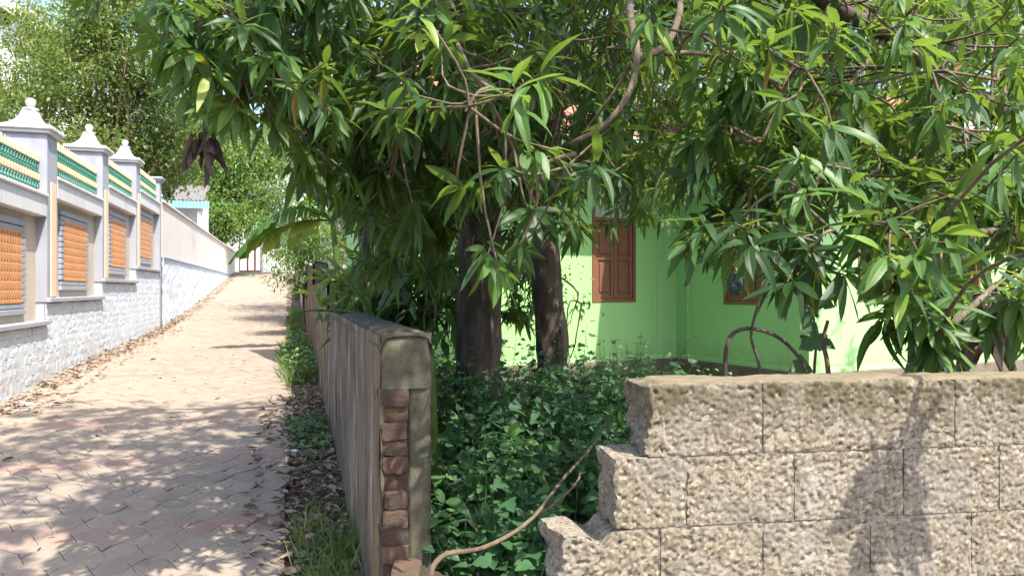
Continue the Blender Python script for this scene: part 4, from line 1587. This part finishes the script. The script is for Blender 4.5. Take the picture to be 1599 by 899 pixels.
def house_window(a0, a1, z0, z1, fbox, parent, vent=.3):
    """fbox(mb, a0, a1, depth0, depth1, z0, z1): depth measured outwards from the wall face"""
    m = MB()
    t = .05
    zv = z1 - vent
    fbox(m, a0, a0 + t, -.12, .012, z0, z1)
    fbox(m, a1 - t, a1, -.12, .012, z0, z1)
    fbox(m, a0 + t, a1 - t, -.12, .01, z1 - t, z1)
    fbox(m, a0 + t, a1 - t, -.12, .01, z0, z0 + t)
    fbox(m, a0 + t, a1 - t, -.12, .014, zv - t / 2, zv + t / 2)
    win = m.build("window", SHUTTER, parent)
    mid = (a0 + a1) / 2
    for (x0, x1) in ((a0 + t + .003, mid - .003), (mid + .003, a1 - t - .003)):
        m = MB()
        y0, y1 = z0 + t + .003, zv - t / 2 - .003
        fbox(m, x0, x1, -.06, -.03, y0, y1)
        fw = .05
        fbox(m, x0, x0 + fw, -.03, -.008, y0, y1)
        fbox(m, x1 - fw, x1, -.03, -.008, y0, y1)
        ym = y0 + (y1 - y0) * .52
        for yy in (y0, ym - fw / 2, y1 - fw):
            fbox(m, x0 + fw, x1 - fw, -.03, -.009, yy, yy + fw)
        for (ya, yb) in ((y0 + fw, ym - fw / 2), (ym + fw / 2, y1 - fw)):
            fbox(m, x0 + fw + .035, x1 - fw - .035, -.03, -.016, ya + .04, yb - .04)
        m.build("shutter", SHUTTER, win)
    m = MB()
    fbox(m, a0 + t, a1 - t, -.07, -.06, zv + t / 2, z1 - t)
    m.build("pane", FROST, win)
    return win


house_window(*W1, lambda m, a, b, p, q, c, d: hbox(m, a, b, p, q, c, d, .003), gh)
house_window(*W2, lambda m, a, b, p, q, c, d: hbox(m, -q, -p, a, b, c, d, .003), gh)
house_window(*W3, lambda m, a, b, p, q, c, d: hbox(m, a, b, WING_N + p, WING_N + q, c, d, .003), gh)
house_window(*W4, lambda m, a, b, p, q, c, d: hbox(m, a, b, WING_N + p, WING_N + q, c, d, .003), gh)

# ------------------------------------------------------------------ other buildings
def wbox(mb, x0, x1, y0, y1, z0, z1, b=.01):
    mb.cbox(((x0 + x1) / 2, (y0 + y1) / 2, (z0 + z1) / 2), ((x1 - x0) / 2, (y1 - y0) / 2, (z1 - z0) / 2), None, b)


def pbox(mb, px0, px1, py0, py1, D, depth, b=.01, proud=0.0):
    """box whose front, D metres ahead, spans these photograph pixels"""
    a, c = P(px0, py1, D), P(px1, py0, D)
    wbox(mb, a[0], c[0], D - proud, D + depth, a[2], c[2], b)


wh = thing("white_house", "white house with a sloping roof at the far left edge, half hidden by trees", "house", P(-60, 430, 32))
b_ = MB()
pbox(b_, -240, 42, 40, 460, 32, 6)
b_.build("wall", WHITEHOUSE, wh)
b_ = MB()
xl, xr, xm = P(-250, 0, 32)[0], P(58, 0, 32)[0], P(-110, 0, 32)[0]
ze, zr_ = P(0, 48, 32)[2], P(0, -70, 32)[2]
V = np.array([[xl, 31.4, ze], [xm, 31.4, zr_], [xr, 31.4, ze], [xl, 38.5, ze], [xm, 38.5, zr_], [xr, 38.5, ze]])
V = np.concatenate([V, V + [0, 0, .18]])
b_.add(V, [np.array([[0, 1, 4, 3], [1, 2, 5, 4], [6, 7, 10, 9], [7, 8, 11, 10], [0, 6, 7, 1], [1, 7, 8, 2], [3, 9, 10, 4], [4, 10, 11, 5], [0, 3, 9, 6], [2, 8, 11, 5]])])
b_.build("roof", WHITEPAINT, wh)
b_ = MB()
pbox(b_, -14, 12, 142, 190, 32, .1, .01, .04)
win = b_.build("window", MAROON, wh)
b_ = MB()
pbox(b_, -10, 8, 147, 186, 32, .02, .0, .05)
b_.build("pane", GLASS, win)

fh = thing("tall_house", "pale multi-storey house beyond the feathery tree at the lane end", "house", P(405, 425, 62))
b_ = MB()
pbox(b_, 365, 440, 232, 440, 62, 8)
b_.build("wall", WHITEHOUSE, fh)
b_ = MB()
pbox(b_, 358, 448, 224, 233, 61.4, 9)
b_.build("roof_slab", GREYHOUSE, fh)
for (x0, x1, y0, y1) in ((372, 388, 246, 268), (398, 412, 246, 268), (372, 388, 290, 312), (398, 412, 290, 312), (420, 434, 246, 268), (420, 434, 290, 312)):
    b_ = MB()
    pbox(b_, x0, x1, y0, y1, 62, .1, .01, .05)
    w_ = b_.build("window", GREYHOUSE, fh)
    b_ = MB()
    pbox(b_, x0 + 2, x1 - 2, y0 + 2, y1 - 2, 62, .05, 0, .07)
    b_.build("pane", GLASS, w_)
for y in (274, 318):
    b_ = MB()
    pbox(b_, 364, 416, y, y + 4, 60.6, 1.4, .01)
    b_.build("balcony", BLUESHEET, fh)

pl = thing("lamp_post", "slim pale lamp post with a curved arm beyond the banana leaves", "lamp post", gp(409, 44))
b_ = MB()
pg = gp(409, 44)
b_.tube(curve_pts([pg, P(409, 300, 44), P(409, 250, 44), P(412, 225, 44), P(420, 212, 44), P(432, 208, 44)], 24), np.linspace(.09, .05, 24), 8)
b_.build("post", WHITEPAINT, pl, True)
b_ = MB()
b_.lathe(P(434, 209, 44), [(.02, .1), (.1, .06), (.16, -.06), (.12, -.1), (.0, -.11)], 10)
b_.build("lamp_head", GREYHOUSE, pl, True)

# house and gate closing the lane
eh = thing("end_house", "grey house with maroon window bars above a white parapet at the end of the lane", "house", gp(430, 53))
b_ = MB()
pbox(b_, 405, 530, 345, 440, 53, 6)
b_.build("wall", GREYHOUSE, eh)
b_ = MB()
pbox(b_, 398, 536, 334, 345, 52.2, 7)
b_.build("roof_slab", WHITEPAINT, eh)
b_ = MB()
for (x0, x1, y0, y1) in ((415, 418, 376, 400), (430, 433, 376, 400), (415, 433, 376, 378.5), (415, 433, 397.5, 400), (422.5, 424.5, 378.5, 397.5)):
    pbox(b_, x0, x1, y0, y1, 53, .05, 0, .08)
w_ = b_.build("window", MAROON, eh)
b_ = MB()
pbox(b_, 416, 432, 377, 399, 53, .04, 0, .03)
b_.build("pane", WHITEHOUSE, w_)
b_ = MB()
pbox(b_, 411, 520, 400, 432, 51, .25)
b_.build("parapet", WHITEHOUSE, eh)

gt = thing("lane_gate", "maroon framed gate with white panels closing the lane", "gate", gp(400, 50.5))
b_ = MB()
for x in (374, 387, 398.5, 410):
    pbox(b_, x - 1.3, x + 1.3, 345, 426, 50.5, .1)
pbox(b_, 372.7, 411.3, 345, 348, 50.5, .08, .005, .005)
pbox(b_, 372.7, 411.3, 422, 425, 50.5, .08, .005, .005)
b_.build("gate_frame", MAROON, gt)
for (x0, x1) in ((375.3, 385.7), (388.3, 397.2), (399.8, 408.7)):
    b_ = MB()
    pbox(b_, x0, x1, 348, 422, 50.54, .03)
    b_.build("panel", WHITEHOUSE, gt)
for (x0, x1, lb) in ((366, 372, "pale square gate pillar on the wall side of the maroon gate"), (411.5, 418, "pale square gate pillar between the maroon gate and white parapet")):
    b_ = MB()
    pbox(b_, x0, x1, 350, 430, 50.3, .4)
    o = b_.build("gate_pillar", PALEWALL, None)
    tag(o, lb, "pillar", "gate pillars")

# pale wall and post on the right edge farther up
lw = MB()
lw.lbox(23.9, 43, .45, .65, .6, 2.45, .02)
o = lw.build("garden_wall", PALEWALL, None)
tag(o, "low weathered whitish wall beyond the brick wall, under the dark bush", "wall")
lw = MB()
lw.lbox(30, 30.35, .25, .6, 1.0, 3.0, .02)
o = lw.build("stone_post", CEMENT, None)
tag(o, "grey stone post at the lane edge before the whitish wall", "post")

# shed behind the boundary wall
sh = thing("tin_shed", "small shed with a grey sheet roof and pale blue corrugated edge behind the cream wall", "shed", lane(37.5, -4.2, 1.8))
s0_, va, vb_ = 36.6, -5.05, -3.36
zt_, zb_, zr_ = EYE + 138 * 34 / F, EYE + 127 * 34 / F, EYE + 162 * 37 / F
b_ = MB()
vs = np.linspace(va, vb_, 60)
wv = .035 * np.cos(np.arange(60) * 1.26)
b_.grid(np.stack([lane(s0_ + wv, vs, np.full(60, zt_)), lane(s0_ - .03 + wv, vs, np.full(60, zb_))], 0))
b_.build("blue_edge", BLUESHEET, sh)
b_ = MB()
vs = np.linspace(va + .1, vb_ - .2, 40)
wv = .03 * np.cos(np.arange(40) * 1.3)
b_.grid(np.stack([lane(np.full(40, s0_ + .02), vs, zt_ + .04 + wv), lane(np.full(40, s0_ + 3), vs, zr_ + wv)], 0))
b_.build("sheet_roof", ASBESTOS, sh)
b_ = MB()
b_.lbox(s0_ + 1.2, s0_ + 3, va + .2, vb_ - .3, 1.2, zt_ + .25)
b_.build("wall", PALEWALL, sh)
b_ = MB()
b_.lbox(s0_ + .1, s0_ + .24, vb_ - .5, vb_ - .36, 1.2, zt_)
b_.build("post", WHITEPAINT, sh)

# white house behind the brick wall, with outside stairs
wv_ = thing("white_house", "white house with outside stairs half hidden behind the banana plant", "house", gp(590, 19))
b_ = MB()
pbox(b_, 500, 720, 330, 520, 19, 5)
b_.build("wall", WHITEHOUSE, wv_)
b_ = MB()
pbox(b_, 490, 730, 318, 330, 18.4, 6)
b_.build("eave", GREYHOUSE, wv_)
for (x0, x1) in ((522, 538), (585, 610)):
    b_ = MB()
    pbox(b_, x0, x1, 362, 410, 19, .08, .005, .05)
    w_ = b_.build("window", SHUTTER, wv_)
    b_ = MB()
    pbox(b_, x0 + 3, x1 - 3, 366, 406, 19, .04, 0, .07)
    b_.build("pane", GLASS, w_)
b_ = MB()
for k in range(7):
    pbox(b_, 518 + k * 9, 527 + k * 9, 470 + k * 6, 530, 17.6, 1.2)
b_.build("stairs", WHITEHOUSE, wv_)
b_ = MB()
b_.tube([P(515, 428, 17.5), P(560, 462, 17.5)], .035, 6)
b_.tube([P(515, 428, 17.5), P(515, 470, 17.5)], .03, 6)
b_.tube([P(560, 462, 17.5), P(560, 500, 17.5)], .03, 6)
b_.build("handrail", MAROON, wv_)

# ------------------------------------------------------------------ banana plants
def banana_blade(mb, base, d, length, width, sag, tone, tear=.5):
    """a long blade torn into strips on both sides of its midrib"""
    n = 30
    ts = np.linspace(0, 1, n)
    d = nrm(d)
    rib = base + d * (length * ts)[:, None] + np.array([0, 0, -1.0]) * (sag * length * ts ** 2)[:, None]
    mb.tube(rib, np.linspace(.022, .005, n), 6, cap=False, r=.55)
    tg = nrm(np.gradient(rib, axis=0))
    sd0 = nrm(np.cross(tg, np.array([0, 0, 1.0])))
    upv = np.cross(sd0, tg)
    wd = width / 2 * np.clip(np.sin(np.pi * np.clip(ts * .93 + .05, 0, 1)) ** .55, 0, 1)
    for s_ in (-1, 1):
        cuts = [3]
        while cuts[-1] < n - 1:
            cuts.append(min(n - 1, cuts[-1] + (rs.randint(2, 6) if tear > .3 else rs.randint(6, 14))))
        for a, c in zip(cuts[:-1], cuts[1:]):
            k = np.arange(a, c + 1)
            dr = rs.uniform(.0, 1.0) * tear
            cols = []
            for q in (0, .35, .7, 1.0):
                off = sd0[k] * s_ * (wd[k] * q * (1 - .25 * dr * q))[:, None] + upv[k] * (wd[k] * (.25 * q - .1 * q * q))[:, None] + np.array([0, 0, -1.0]) * (wd[k] * dr * q ** 2 * 1.7)[:, None]
                lag = (tg[k] * (wd[k] * .6 * q)[:, None]) + (rs.normal(0, .05, (len(k), 3)) * wd[k][:, None] * q)
                shrink = (rib[k].mean(0) - rib[k]) * (.04 if q > 0 else 0)
                cols.append(rib[k] + off + lag + shrink)
            G = np.stack(cols, 1)
            mb.grid(G, np.clip(np.tile(np.array([tone, tone, tone, tone + (.25 if rs.rand() < .25 else 0)]), (len(k), 1)) + rs.normal(0, .03), 0, 1))


def banana(label, root, stem_top, blades):
    t = thing("banana_plant", label, "banana plant", root)
    b = MB()
    b.tube(curve_pts([root + np.array([0, 0, -.1]), (root + stem_top) / 2 + [.02, 0, 0], stem_top], 10), np.linspace(.085, .045, 10), 12, r=.65)
    b.build("stem", BANANA, t, True)
    for (d, ln, wd, sag, tone, tear) in blades:
        f = MB()
        banana_blade(f, stem_top, np.asarray(d, float), ln, wd, sag, tone, tear)
        f.build("leaf", BANANA, t, True)
    return t


q = gp(536, 14.0)
banana("banana plant with torn leaves drooping over the lane", q, P(520, 345, 14.0), [
    ((-.85, -.2, .55), 2.1, .55, .9, .5, .8), ((-.8, -.4, .75), 1.8, .5, .8, .4, .8), ((-.9, -.1, .1), 1.7, .55, .45, .72, 1.0), ((-.5, -.5, .7), 1.5, .5, .45, .45, .7), ((.3, -.4, .8), 1.4, .45, .4, .4, .5), ((.6, .2, .5), 1.4, .45, .6, .5, .7)])
q = gp(590, 6.6)
banana("young banana plant with two upright leaves just behind the brick wall", q, P(588, 500, 6.6), [
    ((-.55, .1, .8), .78, .22, .12, .62, .1), ((-.95, -.35, .36), .72, .16, .22, .55, .15), ((.3, .3, .8), .7, .2, .3, .4, .3), ((.35, -.1, .5), .45, .14, .5, .5, .3)])
q = gp(662, 5.2)
banana("small banana plant with a yellowing leaf beside the cement post", q, P(668, 545, 5.2), [
    ((-.5, -.2, .6), .36, .15, 1.1, .9, .5), ((-.5, .1, .7), .42, .12, .5, .72, .3), ((.3, .3, .6), .35, .12, .5, .4, .4)])

# ------------------------------------------------------------------ undergrowth
def lobed(mb, base, d, up, size, rnd):
    """three-lobed soft leaves with cupped blades"""
    N = len(base)
    out = np.array([[0, 0], [.02, .2], [.12, .42], [.34, .46], [.42, .27], [.6, .33], [.78, .2], [1.0, 0]])
    left = out
    right = out[1:-1][::-1] * np.array([1, -1])
    pts = np.concatenate([left, right])
    m = len(pts)
    cen = np.array([[.4, 0.0]])
    pts = np.concatenate([pts, cen])
    d = nrm(d)
    side = nrm(np.cross(d, up))
    nn = np.cross(side, d)
    size = np.broadcast_to(np.asarray(size, float), (N,))
    h = np.where(np.arange(m + 1) < m, .12 * np.abs(pts[:, 1]) * 2 - .18 * pts[:, 0] ** 2, -.02)
    V = base[:, None] + size[:, None, None] * (pts[:, 0][None, :, None] * d[:, None] + pts[:, 1][None, :, None] * side[:, None] + h[None, :, None] * nn[:, None])
    k = np.arange(m)
    tri = np.stack([k, (k + 1) % m, np.full(m, m)], -1)
    o = np.arange(N)[:, None, None] * (m + 1)
    mb.add(V.reshape(-1, 3), (o + tri[None]).reshape(-1, 3), np.repeat(rnd, m + 1))


def weeds(points, hmin, hmax, per, size, tone):
    f, st = MB(), MB()
    B, Dd, U, Sz, Rn = [], [], [], [], []
    for p in points:
        h = rs.uniform(hmin, hmax)
        lean = rs.normal(0, .22, 2)
        top = p + np.array([lean[0] * h, lean[1] * h - .05, h])
        q = curve_pts([p + [0, 0, -.03], (p + top) / 2 + [rs.normal(0, .04), 0, .04], top], 7)
        st.tube(q, np.linspace(.005, .002, 7), 4, cap=False)
        n = rs.randint(per[0], per[1])
        tn = np.clip(rs.normal(tone, .18), 0, 1)
        for k in range(n):
            t_ = rs.uniform(.25, 1.0) if k else 1.0
            b = q[int(t_ * 6)]
            a = rs.uniform(0, 6.28)
            d = np.array([math.cos(a), math.sin(a) - .25, rs.uniform(-.45, .35)])
            pet = nrm(d) * rs.uniform(.02, .07)
            B.append(b + pet)
            Dd.append(d)
            U.append([rs.normal(0, .3), rs.normal(-.35, .3), 1])
            Sz.append(rs.uniform(*size) * (1.1 - .35 * t_))
            Rn.append(np.clip(tn + .2 * (t_ - .6) + rs.normal(0, .08), 0, 1))
    lobed(f, np.array(B), np.array(Dd), np.array(U), np.array(Sz), np.array(Rn))
    f.V += st.V
    f.F += [a + f.n for a in st.F]
    f.A += st.A
    return f


def gpts(n, x0, x1, y0, y1):
    x, y = rs.uniform(x0, x1, n), rs.uniform(y0, y1, n)
    return [np.array([a, b, ground(a, b)]) for a, b in zip(x, y)]


pts = [p for p in gpts(680, -.5, 1.5, 3.0, 7.6) if p[0] > -.28 * (p[1] - 3.5) - .25 and not (p[1] < 3.9 and p[0] > .75)]
u = weeds(pts, .2, .85, (10, 17), (.06, .125), .34).build("undergrowth", WEED, None, True, recalc=False)
tag(u, "dark green broad-leaved weeds under the mango trunks", None, None, "stuff")
f_ = MB()
pp = np.array([p for p in gpts(260, -.5, 1.5, 3.1, 7.4) if p[0] > -.28 * (p[1] - 3.5) - .25 and not (p[1] < 3.9 and p[0] > .75)])
tp_ = pp + np.c_[np.zeros((len(pp), 2)), rs.uniform(.15, .7, len(pp))]
B_, D_2, U_, L_, W_, R_, N_ = whorls(tp_, np.tile([0, -.2, 1.0], (len(pp), 1)), 5, 10, .1, .19, np.full(len(pp), .45), (30, 85), .3)
leaves(f_, B_, D_2, U_, L_, L_ * .3, R_, N_)
u = f_.build("undergrowth", WEED, None, True, recalc=False)
tag(u, "narrow leaved weeds and seedlings standing up among the broad-leaved ones", None, None, "stuff")
pts = [p for p in gpts(150, -.9, 1.5, 5.6, 8.6) if p[0] > -.28 * (p[1] - 3.5) - .1]
u = weeds(pts, .55, 1.05, (10, 18), (.06, .12), .42).build("undergrowth", WEED, None, True, recalc=False)
tag(u, "taller dark weeds crowding round the mango trunks", None, None, "stuff")
pts = gpts(170, -.6, 3.4, 7.2, 9.0)
u = weeds(pts, .2, .6, (7, 13), (.06, .11), .7).build("undergrowth", WEED, None, True, recalc=False)
tag(u, "brighter weeds at the foot of the green house", None, None, "stuff")
pts = [p for p in gpts(130, -3.0, -.2, 6, 11) if p[0] > -.29 * p[1] + .95]
u = weeds(pts, .3, 1.0, (8, 14), (.08, .14), .5).build("undergrowth", WEED, None, True, recalc=False)
tag(u, "leafy weeds behind the brick wall", None, None, "stuff")


def grass_patch(label, pts, hmin, hmax, per, w=.006):
    f = MB()
    N = len(pts) * per
    b = np.repeat(np.array(pts), per, 0) + np.c_[rs.normal(0, .035, (N, 2)), np.zeros(N) - .01]
    a = rs.uniform(0, 6.28, N)
    ln = rs.uniform(.15, .9, N)
    d = nrm(np.stack([np.cos(a) * ln, np.sin(a) * ln, np.ones(N)], -1))
    leaves(f, b, d, rand_unit(N), rs.uniform(hmin, hmax, N), w, rs.uniform(.1, .5, N), np.clip(rs.normal(.45, .25, N), 0, 1), kind='blade', fold=.4)
    o = f.build("grass", GRASS, None, True, recalc=False)
    return tag(o, label, None, None, "stuff")


def lane_pts(n, s0, s1, v0, v1, dz=0):
    s, v = rs.uniform(s0, s1, n), rs.uniform(v0, v1, n)
    q = lane(s, v, zg(s) + dz)
    return [p for p in q]


grass_patch("long grass at the foot of the broken brick wall end", lane_pts(95, 3.6, 5.2, .08, .40), .12, .38, 9, .008)
grass_patch("tall grass and weeds along the middle of the brick wall", lane_pts(200, 10.6, 15.5, -.1, .38), .12, .42, 10, .012)
grass_patch("low grass tuft beside the leaf litter", lane_pts(70, 7.0, 8.4, .0, .38), .05, .16, 9)
grass_patch("sparse grass coming up through the leaf litter", lane_pts(110, 5.0, 10.5, .02, .4), .05, .2, 6)
grass_patch("grass at the lane edge before the whitish wall", lane_pts(150, 16, 26, .0, .4), .1, .35, 8, .02)
grass_patch("thin grass at the foot of the cream wall", lane_pts(60, 17, 30, -3.0, -2.75), .06, .2, 8, .012)
pts = [p for p in lane_pts(60, 10.6, 15.3, .0, .36)]
u = weeds(pts, .15, .5, (6, 11), (.05, .09), .75).build("undergrowth", WEED, None, True, recalc=False)
tag(u, "pale weeds growing in the grass beside the brick wall", None, None, "stuff")
pts = [p for p in lane_pts(36, 7.0, 8.3, .02, .38)]
u = weeds(pts, .05, .15, (6, 11), (.04, .06), .6).build("undergrowth", WEED, None, True, recalc=False)
tag(u, "low creeping weeds on the leaf litter strip", None, None, "stuff")


def litter(label, pts, Lr=(.045, .12)):
    f = MB()
    N = len(pts)
    p = np.array(pts)
    a = rs.uniform(0, 6.28, N)
    d = np.stack([np.cos(a), np.sin(a), rs.normal(.05, .16, N)], -1)
    L = rs.uniform(*Lr, N)
    up = nrm(np.stack([rs.normal(0, .3, N), rs.normal(0, .3, N), np.ones(N)], -1))
    leaves(f, p + np.array([0, 0, .01]) + np.c_[np.zeros((N, 2)), rs.uniform(0, .035, N)], d, up, L, L * rs.uniform(.28, .42, N), rs.uniform(-.15, .15, N), .12 + .88 * rs.beta(2, 2, N), fold=.75, wave=.12)
    o = f.build("leaf_litter", DEAD, None, True, recalc=False)
    return tag(o, label, None, None, "stuff")


lit = lane_pts(1300, 4.0, 9.8, .0, .41) + lane_pts(700, 9.8, 22, .05, .41)
lit += [p for p in lane_pts(230, 4.0, 9.5, -.3, .1, .04)]
litter("dry brown leaves heaped along the foot of the brick wall", lit)
lit = lane_pts(900, 9.0, 24, -3.03, -2.72, .04) + lane_pts(500, 22, 46, -3.03, -2.6, .045) + lane_pts(160, 8, 20, -2.75, -2.4, .05)
litter("dry leaves gathered along the foot of the stone-clad wall", lit, (.05, .12))
litter("a few dry leaves scattered over the pavers", lane_pts(90, 4, 18, -2.6, -.2, .052), (.03, .1))
pts = [p for p in gpts(900, -.6, 3.0, 3.6, 9.5) if p[0] > -.29 * p[1] + .75]
litter("dead leaves on the soil under the mango trees", pts)

b_ = MB()
for p in gpts(150, -.5, 1.6, 3.2, 8.6):
    if p[0] > -.28 * (p[1] - 3.5) - .2 and not (p[1] < 3.9 and p[0] > .75):
        a = rs.uniform(0, 6.28)
        h = rs.uniform(.15, .8)
        e_ = p + np.array([math.cos(a) * h * .8, math.sin(a) * h * .8, h * rs.uniform(.5, 1.1)])
        b_.tube(curve_pts([p, (p + e_) / 2 + rs.normal(0, .07, 3), e_], 7), np.linspace(.005, .002, 7), 4, cap=False)
tag(b_.build("dry_stalks", TWIG, None, True, recalc=False), "dry brown stalks tangled among the weeds under the trees", None, None, "stuff")

# ------------------------------------------------------------------ single sticks, bent stems, scraps
def stick(name, label, cat, ctrl, r0, r1, mat=TWIG, n=24, wob=.012):
    b = MB()
    b.tube(curve_pts(ctrl, n, wob), np.linspace(r0, r1, n), 8)
    o = b.build(name, mat, None, True)
    return tag(o, label, cat)


stick("fallen_branch", "long bare curved branch lying across the weeds from the brick wall towards the block wall", "branch",
      [P(672, 905, 2.75), P(700, 868, 2.8), P(760, 850, 2.9), P(820, 805, 3.1), P(880, 735, 3.4), P(950, 655, 3.9)], .0115, .006, wob=.035)
stick("fallen_twig", "thin twig in the weeds below the long bare branch", "twig", [P(845, 800, 3.2), P(885, 770, 3.3), P(905, 748, 3.4), P(908, 735, 3.45)], .006, .004)
stick("bent_stem", "brown stem arched over like a hoop behind the block wall", "stem",
      [P(1132, 640, 2.75), P(1131, 585, 2.75), P(1133, 545, 2.75), P(1145, 518, 2.76), P(1175, 511, 2.78), P(1215, 524, 2.8), P(1245, 552, 2.82), P(1262, 585, 2.84), P(1266, 640, 2.84)], .0085, .006, BARK)
stick("thin_stem", "thin upright stem curving up inside the arched stem", "stem",
      [P(1190, 640, 2.8), P(1186, 575, 2.8), P(1173, 530, 2.78), P(1180, 490, 2.76), P(1196, 440, 2.74), P(1215, 400, 2.72)], .0065, .004, BARK)
stick("thin_stem", "short pale stem rising beside the climbing leaves", "stem", [P(1296, 640, 2.9), P(1292, 570, 2.9), P(1287, 535, 2.9), P(1295, 500, 2.9)], .011, .007)
stick("cut_branch", "pale cut branch leaning from behind the block wall into the leaves", "branch", [P(1425, 640, 2.75), P(1440, 565, 2.72), P(1475, 520, 2.7), P(1520, 480, 2.75), P(1560, 440, 2.9)], .018, .01)
stick("hanging_vine", "dark looped vine hanging beside the cement post", "vine", [P(668, 400, 5.6), P(672, 455, 5.6), P(680, 480, 5.6), P(676, 520, 5.6), P(668, 545, 5.6), P(662, 500, 5.6), P(668, 470, 5.6)], .008, .006, BARK)


def crumple(name, label, cat, c, size, mat, squash=(1, 1, .6), n=16):
    th, ph = np.meshgrid(np.linspace(0, math.pi, n), np.linspace(0, 2 * math.pi, n * 2), indexing='ij')
    d = np.stack([np.sin(th) * np.cos(ph), np.sin(th) * np.sin(ph), np.cos(th)], -1)
    o = rs.uniform(0, 50, 3)
    r = 1 + .35 * vnoise(d + o, 2.2) + .25 * np.abs(vnoise(d + o, 5))
    G = np.asarray(c) + d * (r * size)[..., None] * np.array(squash)
    b = MB()
    b.grid(G)
    ob = b.build(name, mat, None)
    return tag(ob, label, cat)


q = lane(7.0, .03, float(zg(7.0)) + .055)
crumple("wrapper", "crumpled white and blue sweet wrapper at the edge of the leaf litter", "litter", q, .042, PAPER, (1.3, .7, .28))
q = lane(9.7, -2.85, float(zg(9.7)) + .055)
crumple("plastic_scrap", "faded pink plastic scrap at the left edge of the lane", "litter", q, .1, PINKSCRAP, (1.4, .9, .22))
crumple("plastic_scrap", "dark green crumpled plastic scrap caught in the leaves before the side window", "litter", P(1150, 440, 2.75), .03, DARKSCRAP, (.8, .7, 1.3))
q = lane(6.95, .22, float(zg(6.95)) + .03)
crumple("flat_stone", "flat grey stone half buried in leaves beside the brick wall", "stone", q, .13, CEMENT, (1.2, .8, .22))

# dead leaves hanging in a bunch over the lane, and brown ones in the right-hand branches
def dead_bunch(label, top, n, L, spread, tone=(.1, .6)):
    f = MB()
    B = top + rs.normal(0, 1, (n, 3)) * np.array([spread, spread, spread * .8])
    d = np.stack([rs.normal(0, .25, n), rs.normal(0, .25, n), -np.ones(n)], -1)
    leaves(f, B, d, rand_unit(n), rs.uniform(L * .6, L * 1.35, n), L * rs.uniform(.1, .2, n), rs.uniform(-.25, .3, n), rs.uniform(tone[0], tone[1], n), fold=1.6, wave=.35)
    f.tube([top + [0, 0, .35], top + [.01, 0, .1], top], [.004, .005, .006], 5)
    o = f.build("dried_leaves", DEAD, None, True, recalc=False)
    return tag(o, label, "dried leaves")


dead_bunch("bunch of dead brown leaves hanging from a mango twig over the lane", P(317, 203, 3.0), 22, .16, .02, (-.3, .12))
dead_bunch("withered pale brown leaves drooping behind the right end of the block wall", P(1520, 480, 2.95), 18, .26, .06)
dead_bunch("small withered leaves low beside the pale cut branch", P(1470, 540, 2.9), 9, .15, .03)

# climbing plant at the house corner and shrubs
def climber(label, pts, size, tone):
    t = thing("climbing_plant", label, "climbing plant", pts[0])
    b = MB()
    b.tube(curve_pts(pts, 14), np.linspace(.008, .004, 14), 5)
    b.build("stem", TWIG, t, True)
    lm_ = MB()
    lobed(lm_, np.zeros((1, 3)), np.array([[1.0, 0, 0]]), np.array([[0, 0, 1.0]]), np.array([1.0]), np.array([tone]))
    me = lm_.mesh("leaf", WEED, True)
    cp = curve_pts(pts, 26)
    for k, p in enumerate(cp[3::2]):
        p = p + rs.normal(0, .035, 3)
        sgn = 1 if k % 2 else -1
        d = nrm(np.array([sgn * .8, -.35, -.35]) + rs.normal(0, .2, 3))
        up = nrm(np.array([0, -1, .4]) + rs.normal(0, .2, 3))
        side = nrm(np.cross(d, up))
        nn_ = np.cross(side, d)
        place("leaf", me, t, frame(p, d, -side, nn_, size * rs.uniform(.7, 1.15)))
    return t


climber("climbing plant with broad flat leaves in front of the house corner", [P(1272, 640, 3.4), P(1272, 580, 3.4), P(1275, 530, 3.4), P(1270, 480, 3.4), P(1278, 450, 3.4)], .1, .3)
crown_tree("shrub", "leggy shrub with pale small leaves in front of the sunlit green wall", root_at(885, 9.3), [(P(885, 450, 9.3), (.22, .25, .3)), (P(900, 475, 9.3), (.15, .15, .15))], WEED, 12, 9, .09, .2, .012, TWIG, tone=.85, cat="shrub")
crown_tree("shrub", "vine-covered bush hanging over the far part of the brick wall", root_at(478, 17), [(P(470, 410, 17), (.55, .6, .6)), (P(500, 380, 17), (.6, .6, .5))], FEATHER, 50, 70, .1, .4, .03, BARK, tone=.3, cat="shrub")
crown_tree("shrub", "bright sunlit bush seen past the cement post", root_at(700, 9.0), [(P(698, 585, 9.0), (.3, .3, .22)), (P(720, 600, 9.0), (.3, .3, .15))], WEED, 30, 14, .08, .22, .012, TWIG, tone=.9, cat="shrub")
crown_tree("shrub", "dark strappy bush left of the thick mango trunk", root_at(615, 7.6), [(P(610, 430, 7.6), (.5, .4, .4)), (P(660, 470, 7.6), (.4, .3, .35)), (P(560, 470, 7.8), (.3, .3, .3))], MANGO, 46, 14, .22, .32, .03, BARK, tone=.25, cat="shrub", hang=.8)
st_ = stick("slim_tree", "slim dark tree trunk between the banana plant and the thick mango trunk", "tree", [gp(578, 9.5) + [0, 0, -.1], P(575, 420, 9.5), P(568, 330, 9.5), P(580, 200, 9.3)], .11, .07, BARK)
